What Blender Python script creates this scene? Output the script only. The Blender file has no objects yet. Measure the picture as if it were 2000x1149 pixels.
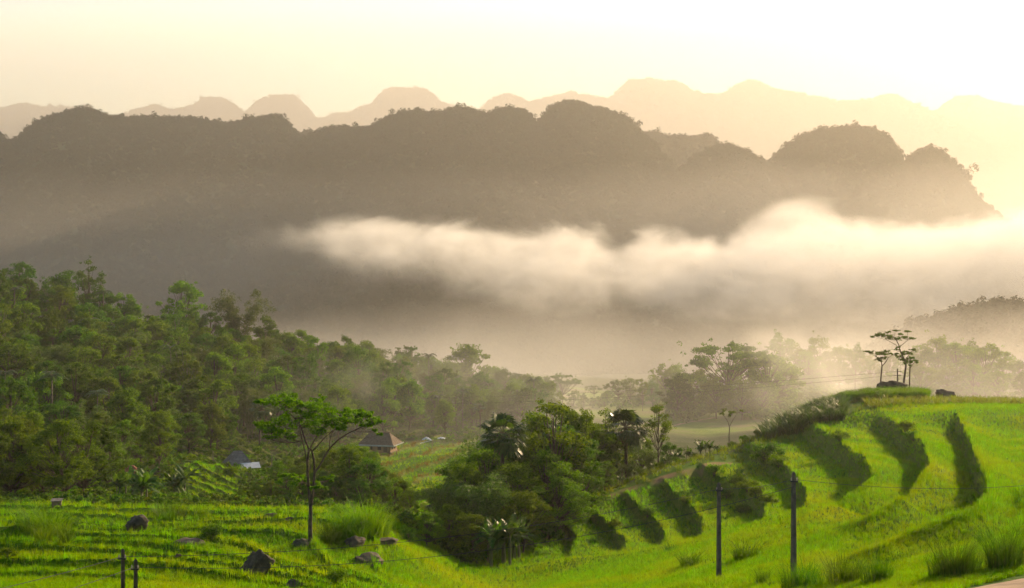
import bpy, math, random
import numpy as np
from mathutils import Vector, Matrix, Euler

random.seed(7)
RNG = np.random.default_rng(11)
R = math.radians
SC = bpy.context.scene
COL = SC.collection

# ------------------------------------------------------------------ camera, sky, sun, exposure
F, CX, CY = 2747.0, 1000.0, 500.0          # focal length in photo pixels, centre column, horizon row
cam = bpy.data.cameras.new("camera")
cam.sensor_width = 36.0
cam.lens = 36.0 * F / 2000.0
cam.shift_y = -(574.5 - CY) / 2000.0
cam.clip_start, cam.clip_end = 0.5, 20000.0
cam_ob = bpy.data.objects.new("camera", cam)
cam_ob.rotation_euler = (R(90), 0, 0)
COL.objects.link(cam_ob)
SC.camera = cam_ob

SUN_AZ, SUN_EL = 38.0, 18.0                # degrees right of the view direction, above the horizon
world = bpy.data.worlds.new("World")
SC.world = world
world.use_nodes = True
wn = world.node_tree
sky = wn.nodes.new("ShaderNodeTexSky")
sky.sky_type = 'NISHITA'
sky.sun_disc = False
sky.sun_elevation = R(SUN_EL)
sky.sun_rotation = R(SUN_AZ)
sky.air_density, sky.dust_density, sky.ozone_density = 1.3, 0.8, 1.0
wn.nodes["Background"].inputs["Strength"].default_value = 0.09
wn.links.new(sky.outputs[0], wn.nodes["Background"].inputs["Color"])

sun = bpy.data.lights.new("sun", 'SUN')
sun.energy = 5.0
sun.angle = R(0.6)
sun.color = (1.0, 0.72, 0.42)
sun_ob = bpy.data.objects.new("sun", sun)
_d = Vector((math.sin(R(SUN_AZ)) * math.cos(R(SUN_EL)), math.cos(R(SUN_AZ)) * math.cos(R(SUN_EL)), math.sin(R(SUN_EL))))
sun_ob.rotation_euler = _d.to_track_quat('Z', 'Y').to_euler()
sun_ob.location = _d * 500
COL.objects.link(sun_ob)

SC.view_settings.view_transform = 'Standard'
SC.view_settings.look = 'None'
SC.view_settings.gamma = 1.0
SC.view_settings.exposure = 0.95
HAZE = 1.05e-4

SC.render.engine = 'CYCLES'
cy = SC.cycles
cy.max_bounces, cy.diffuse_bounces, cy.glossy_bounces, cy.transmission_bounces = 6, 3, 2, 4
cy.volume_bounces, cy.transparent_max_bounces = 1, 8
cy.volume_max_steps = 256
cy.use_adaptive_sampling, cy.adaptive_threshold, cy.adaptive_min_samples = True, 0.04, 32
cy.sample_clamp_indirect = 4.0
cy.caustics_reflective = cy.caustics_refractive = False

# ------------------------------------------------------------------ numeric helpers
def vnoise(x, y, seed=0):
    xi, yi = np.floor(x).astype(np.int64), np.floor(y).astype(np.int64)
    fx, fy = x - xi, y - yi
    fx, fy = fx * fx * (3 - 2 * fx), fy * fy * (3 - 2 * fy)
    def h(a, b):
        n = (a * 374761393 + b * 668265263 + seed * 1442695041) & 0xFFFFFFFF
        n = ((n ^ (n >> 13)) * 1274126177) & 0xFFFFFFFF
        return ((n ^ (n >> 16)) & 0xFFFF) / 65535.0
    a, b, c, d = h(xi, yi), h(xi + 1, yi), h(xi, yi + 1), h(xi + 1, yi + 1)
    return (a + (b - a) * fx) * (1 - fy) + (c + (d - c) * fx) * fy

def fbm(x, y, octs=4, seed=0):
    s, a, t = 0.0, 0.5, 0.0
    for k in range(octs):
        s = s + a * (vnoise(x * 2 ** k, y * 2 ** k, seed + k * 17) - 0.5)
        t += a
        a *= 0.5
    return s / t * 2                        # about -1 .. 1

class RBF:
    """Thin-plate spline with a linear term."""
    def __init__(self, P, V, lam=1e-4):
        self.P = np.asarray(P, float)
        n = len(self.P)
        K = self.k(self.P, self.P) + np.eye(n) * lam
        T = np.c_[np.ones(n), self.P]
        A = np.block([[K, T], [T.T, np.zeros((3, 3))]])
        self.w = np.linalg.solve(A, np.r_[np.asarray(V, float), 0, 0, 0])
    @staticmethod
    def k(A, B):
        d2 = (A[:, None, 0] - B[None, :, 0]) ** 2 + (A[:, None, 1] - B[None, :, 1]) ** 2
        return 0.5 * d2 * np.log(d2 + 1e-12)
    def __call__(self, a, b):
        sh = np.shape(a)
        Q = np.c_[np.ravel(a), np.ravel(b)]
        out = np.empty(len(Q))
        n = len(self.P)
        for i in range(0, len(Q), 40000):
            q = Q[i:i + 40000]
            out[i:i + 40000] = self.k(q, self.P) @ self.w[:n] + self.w[n] + q @ self.w[n + 1:]
        return out.reshape(sh)

def sstep(a, b, x):
    t = np.clip((x - a) / (b - a), 0, 1)
    return t * t * (3 - 2 * t)

def interp(pts, x):
    p = np.asarray(pts, float)
    return np.interp(x, p[:, 0], p[:, 1])

def mesh_np(name, V, Fq, mats, smooth=True, attrs=None, mat_idx=None):
    """A mesh from an (n,3) array and an (m,4) or (m,3) array of faces."""
    me = bpy.data.meshes.new(name)
    V = np.asarray(V, np.float32); Fq = np.asarray(Fq, np.int32)
    k = Fq.shape[1]
    me.vertices.add(len(V)); me.vertices.foreach_set("co", V.ravel())
    me.loops.add(Fq.size); me.loops.foreach_set("vertex_index", Fq.ravel())
    me.polygons.add(len(Fq))
    me.polygons.foreach_set("loop_start", np.arange(0, Fq.size, k, dtype=np.int32))
    me.polygons.foreach_set("loop_total", np.full(len(Fq), k, np.int32))
    for m in (mats if isinstance(mats, (list, tuple)) else [mats]):
        me.materials.append(m)
    if mat_idx is not None:
        me.polygons.foreach_set("material_index", np.asarray(mat_idx, np.int32))
    me.update(calc_edges=True)
    me.polygons.foreach_set("use_smooth", np.full(len(Fq), smooth, bool))
    for an, av in (attrs or {}).items():
        av = np.asarray(av, np.float32)
        at = me.attributes.new(an, 'FLOAT', 'POINT')
        at.data.foreach_set("value", av)
    return me

def grid_faces(nr, nc):
    a = np.arange(nr * nc).reshape(nr, nc)
    return np.stack([a[:-1, :-1], a[:-1, 1:], a[1:, 1:], a[1:, :-1]], -1).reshape(-1, 4)

def tag(o, label=None, cat=None, group=None, kind=None):
    if label: o['label'] = label
    if cat: o['category'] = cat
    if group: o['group'] = group
    if kind: o['kind'] = kind
    return o

def link(name, me, parent=None, loc=None):
    o = bpy.data.objects.new(name, me)
    COL.objects.link(o)
    if parent: o.parent = parent
    if loc is not None: o.location = loc
    return o

def thing(name, label, cat, loc=(0, 0, 0), rz=0.0, scale=1.0, group=None):
    o = bpy.data.objects.new(name, None)
    o.empty_display_size = 0.3
    COL.objects.link(o)
    o.location, o.rotation_euler = loc, (0, 0, rz)
    o.scale = (scale,) * 3 if not hasattr(scale, '__len__') else scale
    return tag(o, label, cat, group)

# ------------------------------------------------------------------ materials
def new_mat(name):
    m = bpy.data.materials.new(name)
    m.use_nodes = True
    nt = m.node_tree
    nt.nodes.clear()
    return m, nt, nt.nodes.new("ShaderNodeOutputMaterial")

def N(nt, t, **kw):
    n = nt.nodes.new(t)
    for k, v in kw.items():
        if k.startswith('i_'):
            n.inputs[k[2:].replace('_', ' ')].default_value = v
        else:
            setattr(n, k, v)
    return n

def math_n(nt, op, a, b=None, c=None, clamp=False):
    n = nt.nodes.new("ShaderNodeMath"); n.operation = op; n.use_clamp = clamp
    for i, v in enumerate((a, b, c)):
        if v is None: continue
        if isinstance(v, (int, float)): n.inputs[i].default_value = v
        else: nt.links.new(v, n.inputs[i])
    return n.outputs[0]

def mixc(nt, fac, a, b):
    n = nt.nodes.new("ShaderNodeMix"); n.data_type = 'RGBA'
    for s, v in ((n.inputs[0], fac), (n.inputs[6], a), (n.inputs[7], b)):
        if isinstance(v, (int, float)): s.default_value = v
        elif isinstance(v, tuple): s.default_value = (*v, 1)
        else: nt.links.new(v, s)
    return n.outputs[2]

def noise(nt, scale, detail=3, rough=0.5, vec=None, dist=0.0):
    n = N(nt, "ShaderNodeTexNoise", i_Scale=scale, i_Detail=detail, i_Roughness=rough, i_Distortion=dist)
    if vec is not None: nt.links.new(vec, n.inputs["Vector"])
    return n.outputs["Fac"]

def ramp(nt, fac, lo, hi):
    n = N(nt, "ShaderNodeMapRange", clamp=True)
    n.inputs[1].default_value, n.inputs[2].default_value = lo, hi
    nt.links.new(fac, n.inputs[0])
    return n.outputs[0]

def leaf_mat(name, dark, light, transl=0.45, rough=0.45, spec=0.35, tint=0.25, patch=None):
    """Two-sided leaf: reflects, glints and lets light through; varies from leaf to leaf and from plant to plant."""
    m, nt, out = new_mat(name)
    geo = N(nt, "ShaderNodeNewGeometry")
    oi = N(nt, "ShaderNodeObjectInfo")
    c = mixc(nt, geo.outputs["Random Per Island"], dark, light)
    if patch:                                  # ripening or yellowing patches across a field
        f = noise(nt, patch[0], 4, 0.6, geo.outputs["Position"])
        c = mixc(nt, ramp(nt, f, 0.46, 0.72), c, patch[1])
    hs = N(nt, "ShaderNodeHueSaturation")
    nt.links.new(c, hs.inputs["Color"])
    nt.links.new(math_n(nt, 'MULTIPLY_ADD', oi.outputs["Random"], 0.04, 0.488), hs.inputs["Hue"])
    nt.links.new(math_n(nt, 'MULTIPLY_ADD', oi.outputs["Random"], tint * 2, 1 - tint), hs.inputs["Value"])
    p = N(nt, "ShaderNodeBsdfPrincipled", i_Roughness=rough)
    p.inputs["Specular IOR Level"].default_value = spec
    nt.links.new(hs.outputs[0], p.inputs["Base Color"])
    t = N(nt, "ShaderNodeBsdfTranslucent")
    g = N(nt, "ShaderNodeHueSaturation", i_Saturation=1.1, i_Value=1.5, i_Hue=0.49)
    nt.links.new(hs.outputs[0], g.inputs["Color"])
    nt.links.new(g.outputs[0], t.inputs["Color"])
    mx = N(nt, "ShaderNodeMixShader", i_Fac=transl)
    nt.links.new(p.outputs[0], mx.inputs[1]); nt.links.new(t.outputs[0], mx.inputs[2])
    nt.links.new(mx.outputs[0], out.inputs[0])
    return m

def rough_mat(name, a, b, scale=3.0, rough=0.85, bump=0.4, bscale=None, obj=True, spec=0.3):
    m, nt, out = new_mat(name)
    tc = N(nt, "ShaderNodeTexCoord")
    v = tc.outputs["Object"]
    f = noise(nt, scale, 5, 0.6, v)
    p = N(nt, "ShaderNodeBsdfPrincipled", i_Roughness=rough)
    p.inputs["Specular IOR Level"].default_value = spec
    nt.links.new(mixc(nt, ramp(nt, f, 0.35, 0.65), a, b), p.inputs["Base Color"])
    if bump:
        bp = N(nt, "ShaderNodeBump", i_Strength=bump, i_Distance=0.1)
        nt.links.new(noise(nt, bscale or scale * 4, 4, 0.6, v), bp.inputs["Height"])
        nt.links.new(bp.outputs[0], p.inputs["Normal"])
    nt.links.new(p.outputs[0], out.inputs[0])
    return m
# ------------------------------------------------------------------ the ground: survey points (photo column, row, depth in metres)
SURVEY = [
 # left field, falling away from the viewer
 (0,1149,60),(0,1080,82),(0,1040,100),(0,1000,130),(300,1149,62),(300,1060,92),(300,1012,125),(300,990,150),
 (600,1149,70),(605,1062,96),(600,1012,130),(600,998,152),(430,1008,145),(430,960,195),(430,920,225),(480,925,245),
 (750,1149,82),(750,1062,102),(760,1015,140),(800,1000,175),(850,975,205),(850,930,245),(850,885,290),(740,890,290),(900,870,322),
 (880,1149,95),(880,1098,111),(950,1149,101),(950,1113,113),(1000,1060,142),(900,1055,150),(1100,1015,158),(1200,975,168),(1330,935,180),
 # right field and terraced spur
 (2000,1149,45),(2000,1100,52),(1750,1149,50),(1550,1149,58),(1400,1138,66),(1250,1149,76),(1100,1149,90),
 (1000,1110,114),(1000,1080,121),(1000,1045,130),(1150,1107,108),(1150,1050,125),(1150,978,137),
 (1300,1095,101),(1300,1000,131),(1300,918,145),(1400,1073,97),(1500,1040,93),(1500,960,125),(1500,900,142),(1500,845,164),
 (1600,1003,93),(1600,900,132),(1600,800,172),(1700,965,88),(1700,900,112),(1700,850,138),(1700,812,158),(1700,784,184),
 (1850,975,78),(1850,880,101),(1850,830,130),(1850,803,146),(1850,790,166),(1850,784,188),(2000,960,72),(2000,880,93),(2000,830,124),(2000,806,140),(2000,793,162),(2000,787,190),
 # behind the spur, the valley
 (1500,905,200),(1500,885,300),(1500,845,420),(1500,800,560),(1800,870,240),(1800,850,400),(1800,800,560),(2000,870,240),(2000,820,450),(2000,790,560),
 (1340,868,420),(1340,838,480),(1340,802,570),(1250,772,650),(1100,752,650),(1100,900,240),(1100,850,340),(1100,806,450),(1450,775,650),(1700,770,650),
 # left hill
 (0,962,195),(0,910,225),(0,825,270),(0,730,320),(0,650,370),(0,612,410),(0,640,470),(0,680,600),
 (250,960,190),(250,905,230),(250,855,270),(250,765,330),(250,700,380),(250,665,410),(250,690,470),
 (500,930,235),(500,900,262),(500,862,292),(500,785,350),(500,730,400),(500,705,425),(500,760,520),
 (700,890,292),(700,850,332),(700,790,382),(700,750,430),(700,738,450),(850,855,338),(850,800,412),(850,770,460),(850,790,560),
 (1000,850,345),(1000,815,430),(1000,800,480),(700,770,560),
]
E_P, E_V = [], []
def _uv(px, d): return (px / 1000.0, 1.5 * math.log(d))
for px, row, d in SURVEY:
    E_P.append(_uv(px, d)); E_V.append((CY - row) / F)
    if px == 0: E_P.append(_uv(px - 700, d)); E_V.append((CY - row) / F)
    if px == 2000: E_P.append(_uv(px + 700, d)); E_V.append((CY - row) / F)
for px in (-3000, -700, 500, 1000, 1500, 2700, 5000):
    for d, z in ((2.5, -1.7), (10, -3.2), (28, -7.9), (1000, -85), (1600, -125), (2600, -148), (4500, -150), (7000, -150)):
        E_P.append(_uv(px, d)); E_V.append(z / d)
_E = RBF(E_P, E_V, 2e-4)

# terrace walls of the right spur: photo polylines along each wall, low to high
WALLS = [
 [(1035,1052),(1052,1068),(1045,1098)],
 [(1105,1020),(1128,1040),(1122,1068),(1105,1100)],
 [(1172,1006),(1196,1025),(1220,1055),(1215,1092)],
 [(1243,985),(1270,1005),(1300,1032),(1302,1060),(1282,1086)],
 [(1318,962),(1345,985),(1376,1012),(1372,1050),(1350,1074)],
 [(1395,926),(1436,948),(1490,968),(1500,1000),(1470,1036)],
 [(1490,882),(1522,902),(1550,928),(1574,955),(1576,980),(1545,1015)],
 [(1618,850),(1650,872),(1690,896),(1706,922),(1700,948),(1668,968),(1610,1000)],
 [(1756,834),(1790,856),(1815,884),(1822,908),(1800,942),(1762,984),(1700,1018),(1610,1050),(1500,1088)],
 [(1885,834),(1892,852),(1906,882),(1918,912),(1930,945),(1936,976),(1905,1004),(1830,1030),(1740,1064),(1640,1100),(1540,1134)],
]
_tp, _tv = [], []
for k, w in enumerate(WALLS):
    w = np.array(w, float)
    for q in np.linspace(0, len(w) - 1, 2 * len(w) - 1):
        _tp.append((np.interp(q, range(len(w)), w[:, 0]) / 300, np.interp(q, range(len(w)), w[:, 1]) / 300)); _tv.append(k + 1.0)
_T = RBF(_tp, _tv, 1e-3)
TOP_LINE = [(900,1075),(1000,1046),(1040,1040),(1110,1006),(1172,990),(1243,970),(1318,945),(1395,908),(1490,862),(1618,832),(1756,822),(1885,822),(2150,820)]
_LOW = [(900,1098),(1000,1112),(1150,1110),(1280,1096),(1350,1082),(1470,1046),(1550,1022),(1650,988),(1750,985),(1830,985),(1942,982),(2150,960)]

LOW_LINE = [(p, float(np.mean([np.interp(p + o, *zip(*_LOW)) for o in range(-120, 121, 20)]))) for p in range(860, 2150, 15)]

def ground_info(x, y):
    """Height and masks of the ground at world x, y."""
    d = np.maximum(y, 1.5)
    px = CX + F * x / d
    pxc = np.clip(px, -3000, 5000)
    e = _E(pxc / 1000.0, 1.5 * np.log(d))
    row = CY - F * e
    z = e * d
    wx, wy = x * 0.08, y * 0.08
    # right spur: treads and banks
    ok = (px > 850) & (px < 2300) & (row > 780) & (row < 1160) & (d > 48) & (d < 215)
    T = np.zeros_like(z); m = np.zeros_like(z)
    if ok.any():
        p_, r_ = px[ok], row[ok]
        jx = p_ + 9 * fbm(x[ok] * 0.2, y[ok] * 0.2, 3, 5); jy = r_ + 4 * fbm(x[ok] * 0.3, y[ok] * 0.3, 2, 9)
        T[ok] = _T(jx / 300, jy / 300)
        m[ok] = sstep(-22, 0, r_ - interp(TOP_LINE, p_)) * np.maximum(sstep(14, 52, interp(LOW_LINE, p_) - r_), sstep(7.75, 7.98, T[ok]) * sstep(1590, 1700, p_) * (1 - sstep(10.25, 10.6, T[ok]))) * sstep(880, 960, p_) * (d[ok] < 172)
    T = np.clip(T, 0.4, 10.6)
    fr = T - np.floor(T)
    W = 0.06 + 0.10 * vnoise(x * 0.18, y * 0.18, 83)
    saw = np.where(fr < 1 - W, 0.5 - fr / (1 - W), -0.5 + np.clip((fr - (1 - W)) / (W * .93), 0, 1.04))
    amp = 0.8 + 0.4 * sstep(1150, 1400, px) + 0.5 * sstep(1450, 1750, px) + 0.25 * vnoise(x * 0.06, y * 0.06, 3)
    bank = sstep(.25, .5, m) * sstep(1 - W - .02, 1 - W + .01, fr) * (1 - sstep(.965, .99, fr))
    z = z + m * (saw - 0.42) * amp
    # the near field ends in a lip above the terraces
    pl = np.clip(px, 850, 2150); lo_ = interp(LOW_LINE, pl) + 4 * fbm(x * 0.15, y * 0.15, 3, 63)
    side = sstep(960, 1120, px) * (1 - .7 * sstep(1500, 1800, px)) * (1 - sstep(1850, 2000, px)) * (d > 60) * (d < 140)
    dr = row - lo_
    z = z + side * np.where(dr > 0, 1.0 * np.exp(-np.maximum(dr, 0) / 40) * sstep(0, 4, dr), -0.35 * np.exp(-np.maximum(-dr, 0) / 40) * sstep(0, 3, -dr))
    # small contour steps on the left field, the near right field and the valley fields
    lf = sstep(58, 72, d) * (1 - sstep(128, 160, d)) * (1 - m) * (1 - sstep(700, 820, px)) * sstep(-2500, -1500, px)
    rf = sstep(50, 60, d) * (1 - sstep(100, 125, d)) * (1 - m) * sstep(1000, 1200, px) * (row > interp(LOW_LINE, np.clip(px, 900, 2150)))
    vf = sstep(170, 185, d) * (1 - sstep(330, 360, d)) * sstep(330, 360, px) * (1 - sstep(930, 960, px)) * (1 - m)
    def steps(h, zz, w):
        q = zz / h + 0.5 * fbm(x * 0.05, y * 0.05, 3, 21) + 0.12 * fbm(x * .4, y * .4, 2, 4)
        f = q - np.floor(q)
        return np.where(f < 1 - w, 0.5 - f / (1 - w), -0.5 + (f - (1 - w)) / w) * h, f
    qv = np.where(px > 600, (row + .33 * px) / 24, (row - .45 * px) / 15) + 0.25 * fbm(x * .05, y * .05, 3, 71)
    fv = np.abs(qv - np.floor(qv) - .5)
    s1, f1 = steps(0.85, z, 0.18); q2 = (row - interp(LOW_LINE, np.clip(px, 850, 2150))) / 34 + 0.35 * fbm(x * .05, y * .05, 2, 13)
    f2 = q2 - np.floor(q2); s3, f3 = steps(1.7, z - 0.05 * x, 0.3)
    bund = np.exp(-(np.minimum(f1, 1 - f1) / 0.055) ** 2)
    z = z + lf * (s1 * 0.8 + 0.28 * bund) + rf * sstep(.4, .8, q2) * (f2 - .5) * -0.10 + vf * (s3 * 0.25 + 0.55 * np.exp(-(fv / .07) ** 2))
    vbank = vf * sstep(.11, .06, fv)
    # unevenness
    wood = sstep(170, 230, d)
    z = z + lf * 0.7 * fbm(x * 0.075, y * 0.075, 2, 44)
    z = z + (0.10 + 0.6 * wood) * fbm(wx, wy, 4, 2) + 0.05 * fbm(x * 0.7, y * 0.7, 3, 8) * (1 - wood)
    far = sstep(500, 900, d)
    z = z + far * 6 * fbm(x * 0.006, y * 0.006, 4, 31)
    return dict(z=z, px=px, row=row, d=d, T=T, m=m, bank=bank, vbank=vbank, lf=lf, rf=rf, vf=vf, f1=f1)

FIELD_END = [(-600,125),(0,128),(180,133),(330,140),(500,152),(640,150),(760,140),(850,118),(905,111),(930,114),(1000,128),(1050,131),(1150,138),(1300,145),(1450,155),(1600,166),(1700,178),(1800,192),(2000,205),(2600,215)]
VALLEY_FIELDS = [(360,470,172,232),(740,935,205,322),(800,900,172,206)]

def field_mask(g):
    px, d = g['px'], g['d']
    w = 9 * fbm(px * 0.012, d * 0.05, 3, 77) * (px < 700)
    a = sstep(-3, 1, interp(FIELD_END, px) + w - d) * sstep(40, 50, d)
    for x0, x1, d0, d1 in VALLEY_FIELDS:
        a = np.maximum(a, sstep(x0 - 15, x0 + 15, px + w) * sstep(x0 - x1 - 15, x0 - x1 + 15, x0 - px + w) * sstep(d0 - 6, d0 + 6, d) * sstep(-d1 - 6, -d1 + 6, -d))
    b = sstep(1000, 1060, px + 40 * fbm(px * .004, d * .02, 2, 3)) * sstep(440, 470, d) * (1 - sstep(640, 680, d))
    return a, b

def zat(x, y):
    return float(ground_info(np.array([float(x)]), np.array([float(y)]))['z'][0])

_hd = np.exp(np.linspace(math.log(30), math.log(1500), 2400))
def hit(px, row):
    """World point where the sight line through a photo pixel meets the ground."""
    g = ground_info((px - CX) / F * _hd, _hd)
    rr = CY - F * g['z'] / _hd
    i = int(np.argmax(rr <= row))
    if rr[i] > row: i = len(_hd) - 1
    d = _hd[i]
    return Vector(((px - CX) / F * d, d, float(g['z'][i])))

def at(px, d):
    x = (px - CX) / F * d
    return Vector((x, d, zat(x, d)))

# ground sheet, finest where the fields are
def _axis(parts):
    out = []
    for a, b, n, lg in parts:
        out.append(np.exp(np.linspace(math.log(a), math.log(b), n, endpoint=False)) if lg else np.linspace(a, b, n, endpoint=False))
    return np.concatenate(out)
AX = np.r_[_axis([(-3000,-200,60,0),(-200,2200,1150,0),(2200,5000,60,0)]), 5000]
AD = np.r_[_axis([(2,42,50,1),(42,230,480,1),(230,700,190,1),(700,7000,70,1)]), 7000]
GX, GD = np.meshgrid(AX, AD)
gx = ((GX - CX) / F * GD).ravel(); gy = GD.ravel()
GI = ground_info(gx, gy)
FA, FB = field_mask(GI)

def ground_material():
    m, nt, out = new_mat("ground")
    tc = N(nt, "ShaderNodeTexCoord").outputs["Object"]
    def attr(n): return N(nt, "ShaderNodeAttribute", attribute_name=n).outputs["Fac"]
    n1 = noise(nt, 0.25, 4, 0.6, tc); n2 = noise(nt, 3.0, 4, 0.7, tc); n3 = noise(nt, 0.035, 3, 0.5, tc)
    rice = mixc(nt, n2, (0.03, 0.085, 0.003), (0.09, 0.18, 0.005))
    rice = mixc(nt, ramp(nt, n1, 0.55, 0.75), rice, (0.11, 0.16, 0.008))
    scrub = mixc(nt, ramp(nt, n2, 0.3, 0.7), (0.02, 0.035, 0.008), (0.06, 0.08, 0.02))
    scrub = mixc(nt, ramp(nt, n1, 0.55, 0.7), scrub, (0.09, 0.065, 0.035))
    grass = mixc(nt, ramp(nt, n1, 0.3, 0.7), (0.09, 0.15, 0.012), (0.15, 0.21, 0.02))
    grass = mixc(nt, ramp(nt, n3, 0.45, 0.6), grass, (0.15, 0.13, 0.06))
    c = mixc(nt, attr("rice"), scrub, rice)
    c = mixc(nt, attr("valley"), c, grass)
    bankc = mixc(nt, ramp(nt, n2, 0.35, 0.65), (0.07, 0.12, 0.010), (0.16, 0.17, 0.03))
    c = mixc(nt, attr("bank"), c, bankc)
    c = mixc(nt, attr("path"), c, (0.22, 0.14, 0.07))
    p = N(nt, "ShaderNodeBsdfPrincipled", i_Roughness=0.9)
    p.inputs["Specular IOR Level"].default_value = 0.04
    nt.links.new(c, p.inputs["Base Color"])
    bp = N(nt, "ShaderNodeBump", i_Strength=0.7, i_Distance=0.15)
    nt.links.new(noise(nt, 5.0, 4, 0.7, tc), bp.inputs["Height"])
    nt.links.new(bp.outputs[0], p.inputs["Normal"])
    nt.links.new(p.outputs[0], out.inputs[0])
    return m
def path_mask(g):
    """Bare trodden soil on the shoulder of the spur and the yard behind it."""
    px, d, row = g['px'], g['d'], g['row']
    a = sstep(6, 2, np.abs(row - interp([(1190,962),(1300,926),(1430,888)], px) - 6)) * (px > 1190) * (px < 1430) * (d > 110) * (d < 170)
    n = fbm(px * 0.03, d * 0.2, 3, 55)
    return a * sstep(-0.3, 0.4, n)
M_GROUND = ground_material()
ground = link("ground", mesh_np("ground", np.c_[gx, gy, GI['z']], grid_faces(len(AD), len(AX)), M_GROUND,
              attrs={"rice": FA, "valley": FB, "bank": np.clip(GI['bank'] * .8 + GI['vbank'], 0, 1), "path": path_mask(GI)}))
tag(ground, "terraced green valley ground of fields, banks and scrub", "ground", kind="structure")

# ------------------------------------------------------------------ mountains
def mountain(name, prof, D, floor, run, label, step_px=3.0, wob=0.06, rock=0.09, back=0.8, seed=0, canopy=None, back_floor=None):
    """A ridge whose crest follows a skyline profile at its own distance, with spurs and gullies down both sides."""
    p = np.asarray(prof, float)
    pxs = np.arange(p[0, 0], p[-1, 0] + .1, step_px)
    row = np.interp(pxs, p[:, 0], p[:, 1])
    k = np.hanning(9); k /= k.sum()
    row = np.convolve(np.pad(row, 4, mode='edge'), k, 'valid')
    Dc = D * (1 + wob * fbm(pxs * 0.006, pxs * 0 + seed, 3, seed))
    zc = (CY - row) / F * Dc
    us = np.r_[np.linspace(-1, -0.02, 60), np.linspace(0, 1, 34)]
    U, I = np.meshgrid(us, np.arange(len(pxs)), indexing='ij')
    L = np.where(U < 0, run, run * back)
    Y = Dc[I] + U * L
    X = (pxs[I] - CX) / F * (Dc[I] + U * L * 0.85)
    fl = np.where(U < 0, floor, floor if back_floor is None else back_floor)
    a = np.abs(U)
    prof_u = np.clip(1 - a, 0, 1)
    shape = 0.62 * (1 - a ** 1.25) + 0.38 * (prof_u ** 2 * (3 - 2 * prof_u))
    H = zc[I] - fl
    Z = fl + H * shape
    g = fbm(X * 0.0045 + seed, Y * 0.0022, 4, seed + 3)
    Z += rock * np.abs(H) * g * np.sin(np.pi * np.clip(a, 0, 1)) * np.where(U < 0, 1, 1.0)
    V = np.c_[X.ravel(), Y.ravel(), Z.ravel()]
    o = link(name, mesh_np(name, V, grid_faces(len(us), len(pxs)), M_HILL))
    tag(o, label, "mountain", kind="structure")
    return V.reshape(len(us), len(pxs), 3)

M_HILL = rough_mat("hillside", (0.022, 0.038, 0.014), (0.055, 0.075, 0.028), 0.02, 0.95, 0.8, 0.06)

CANOPY = {}
def scatter_stuff(name, P, S, RZ, meshes, label, cat, tilt=0.0):
    """One object of 'stuff': plant meshes instanced at measured points by geometry nodes."""
    hid = bpy.data.collections.new(name + "_kinds")
    for k, me in enumerate(meshes):
        hid.objects.link(bpy.data.objects.new(name + "_kind", me))
    me = bpy.data.meshes.new(name)
    me.vertices.add(len(P)); me.vertices.foreach_set("co", np.asarray(P, np.float32).ravel())
    at_ = me.attributes.new("sc", 'FLOAT', 'POINT'); at_.data.foreach_set("value", np.asarray(S, np.float32))
    rot = np.zeros((len(P), 3), np.float32); rot[:, 2] = RZ
    if tilt: rot[:, :2] = RNG.normal(0, tilt, (len(P), 2))
    at_ = me.attributes.new("rot", 'FLOAT_VECTOR', 'POINT'); at_.data.foreach_set("vector", rot.ravel())
    o = link(name, me)
    ng = bpy.data.node_groups.new(name, 'GeometryNodeTree')
    ng.interface.new_socket("Geometry", in_out='INPUT', socket_type='NodeSocketGeometry')
    ng.interface.new_socket("Geometry", in_out='OUTPUT', socket_type='NodeSocketGeometry')
    gi, go = ng.nodes.new("NodeGroupInput"), ng.nodes.new("NodeGroupOutput")
    ip = ng.nodes.new("GeometryNodeInstanceOnPoints"); ip.inputs["Pick Instance"].default_value = True
    ci = ng.nodes.new("GeometryNodeCollectionInfo"); ci.inputs["Collection"].default_value = hid
    ci.inputs["Separate Children"].default_value = True
    ci.inputs["Reset Children"].default_value = True
    a1 = ng.nodes.new("GeometryNodeInputNamedAttribute"); a1.data_type = 'FLOAT'; a1.inputs[0].default_value = "sc"
    a2 = ng.nodes.new("GeometryNodeInputNamedAttribute"); a2.data_type = 'FLOAT_VECTOR'; a2.inputs[0].default_value = "rot"
    e2r = ng.nodes.new("FunctionNodeEulerToRotation")
    L = ng.links.new
    L(gi.outputs[0], ip.inputs["Points"]); L(ci.outputs[0], ip.inputs["Instance"])
    L(a1.outputs[0], ip.inputs["Scale"]); L(a2.outputs[0], e2r.inputs[0]); L(e2r.outputs[0], ip.inputs["Rotation"])
    L(ip.outputs[0], go.inputs[0])
    md = o.modifiers.new("plants", 'NODES'); md.node_group = ng
    return tag(o, label, cat, kind="stuff")

def leaves_np(C, Nrm, size, aspect=0.55, bend=0.25, rng=RNG):
    """Leaf quads (folded along the midrib into two) at centres C with normals Nrm."""
    n = len(C)
    Nrm = Nrm / (np.linalg.norm(Nrm, axis=1, keepdims=True) + 1e-9)
    r = rng.normal(size=(n, 3)); t = np.cross(Nrm, r); t /= np.linalg.norm(t, axis=1, keepdims=True) + 1e-9
    b = np.cross(Nrm, t)
    s = (size * rng.uniform(0.65, 1.3, n))[:, None]
    t *= s * 0.5; b *= s * 0.5 * aspect; dn = Nrm * s * bend * 0.5
    V = np.stack([C - t - dn, C + b, C + t - dn, C - b], 1).reshape(-1, 3)
    return V, np.arange(4 * n).reshape(-1, 4)

def clump_points(n, rng=RNG, up=0.35):
    v = rng.normal(size=(n, 3)); v /= np.linalg.norm(v, axis=1, keepdims=True)
    v[:, 2] += up * rng.random(n)
    r = rng.uniform(0.55, 1.05, n)[:, None]
    return v * r, v

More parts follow.
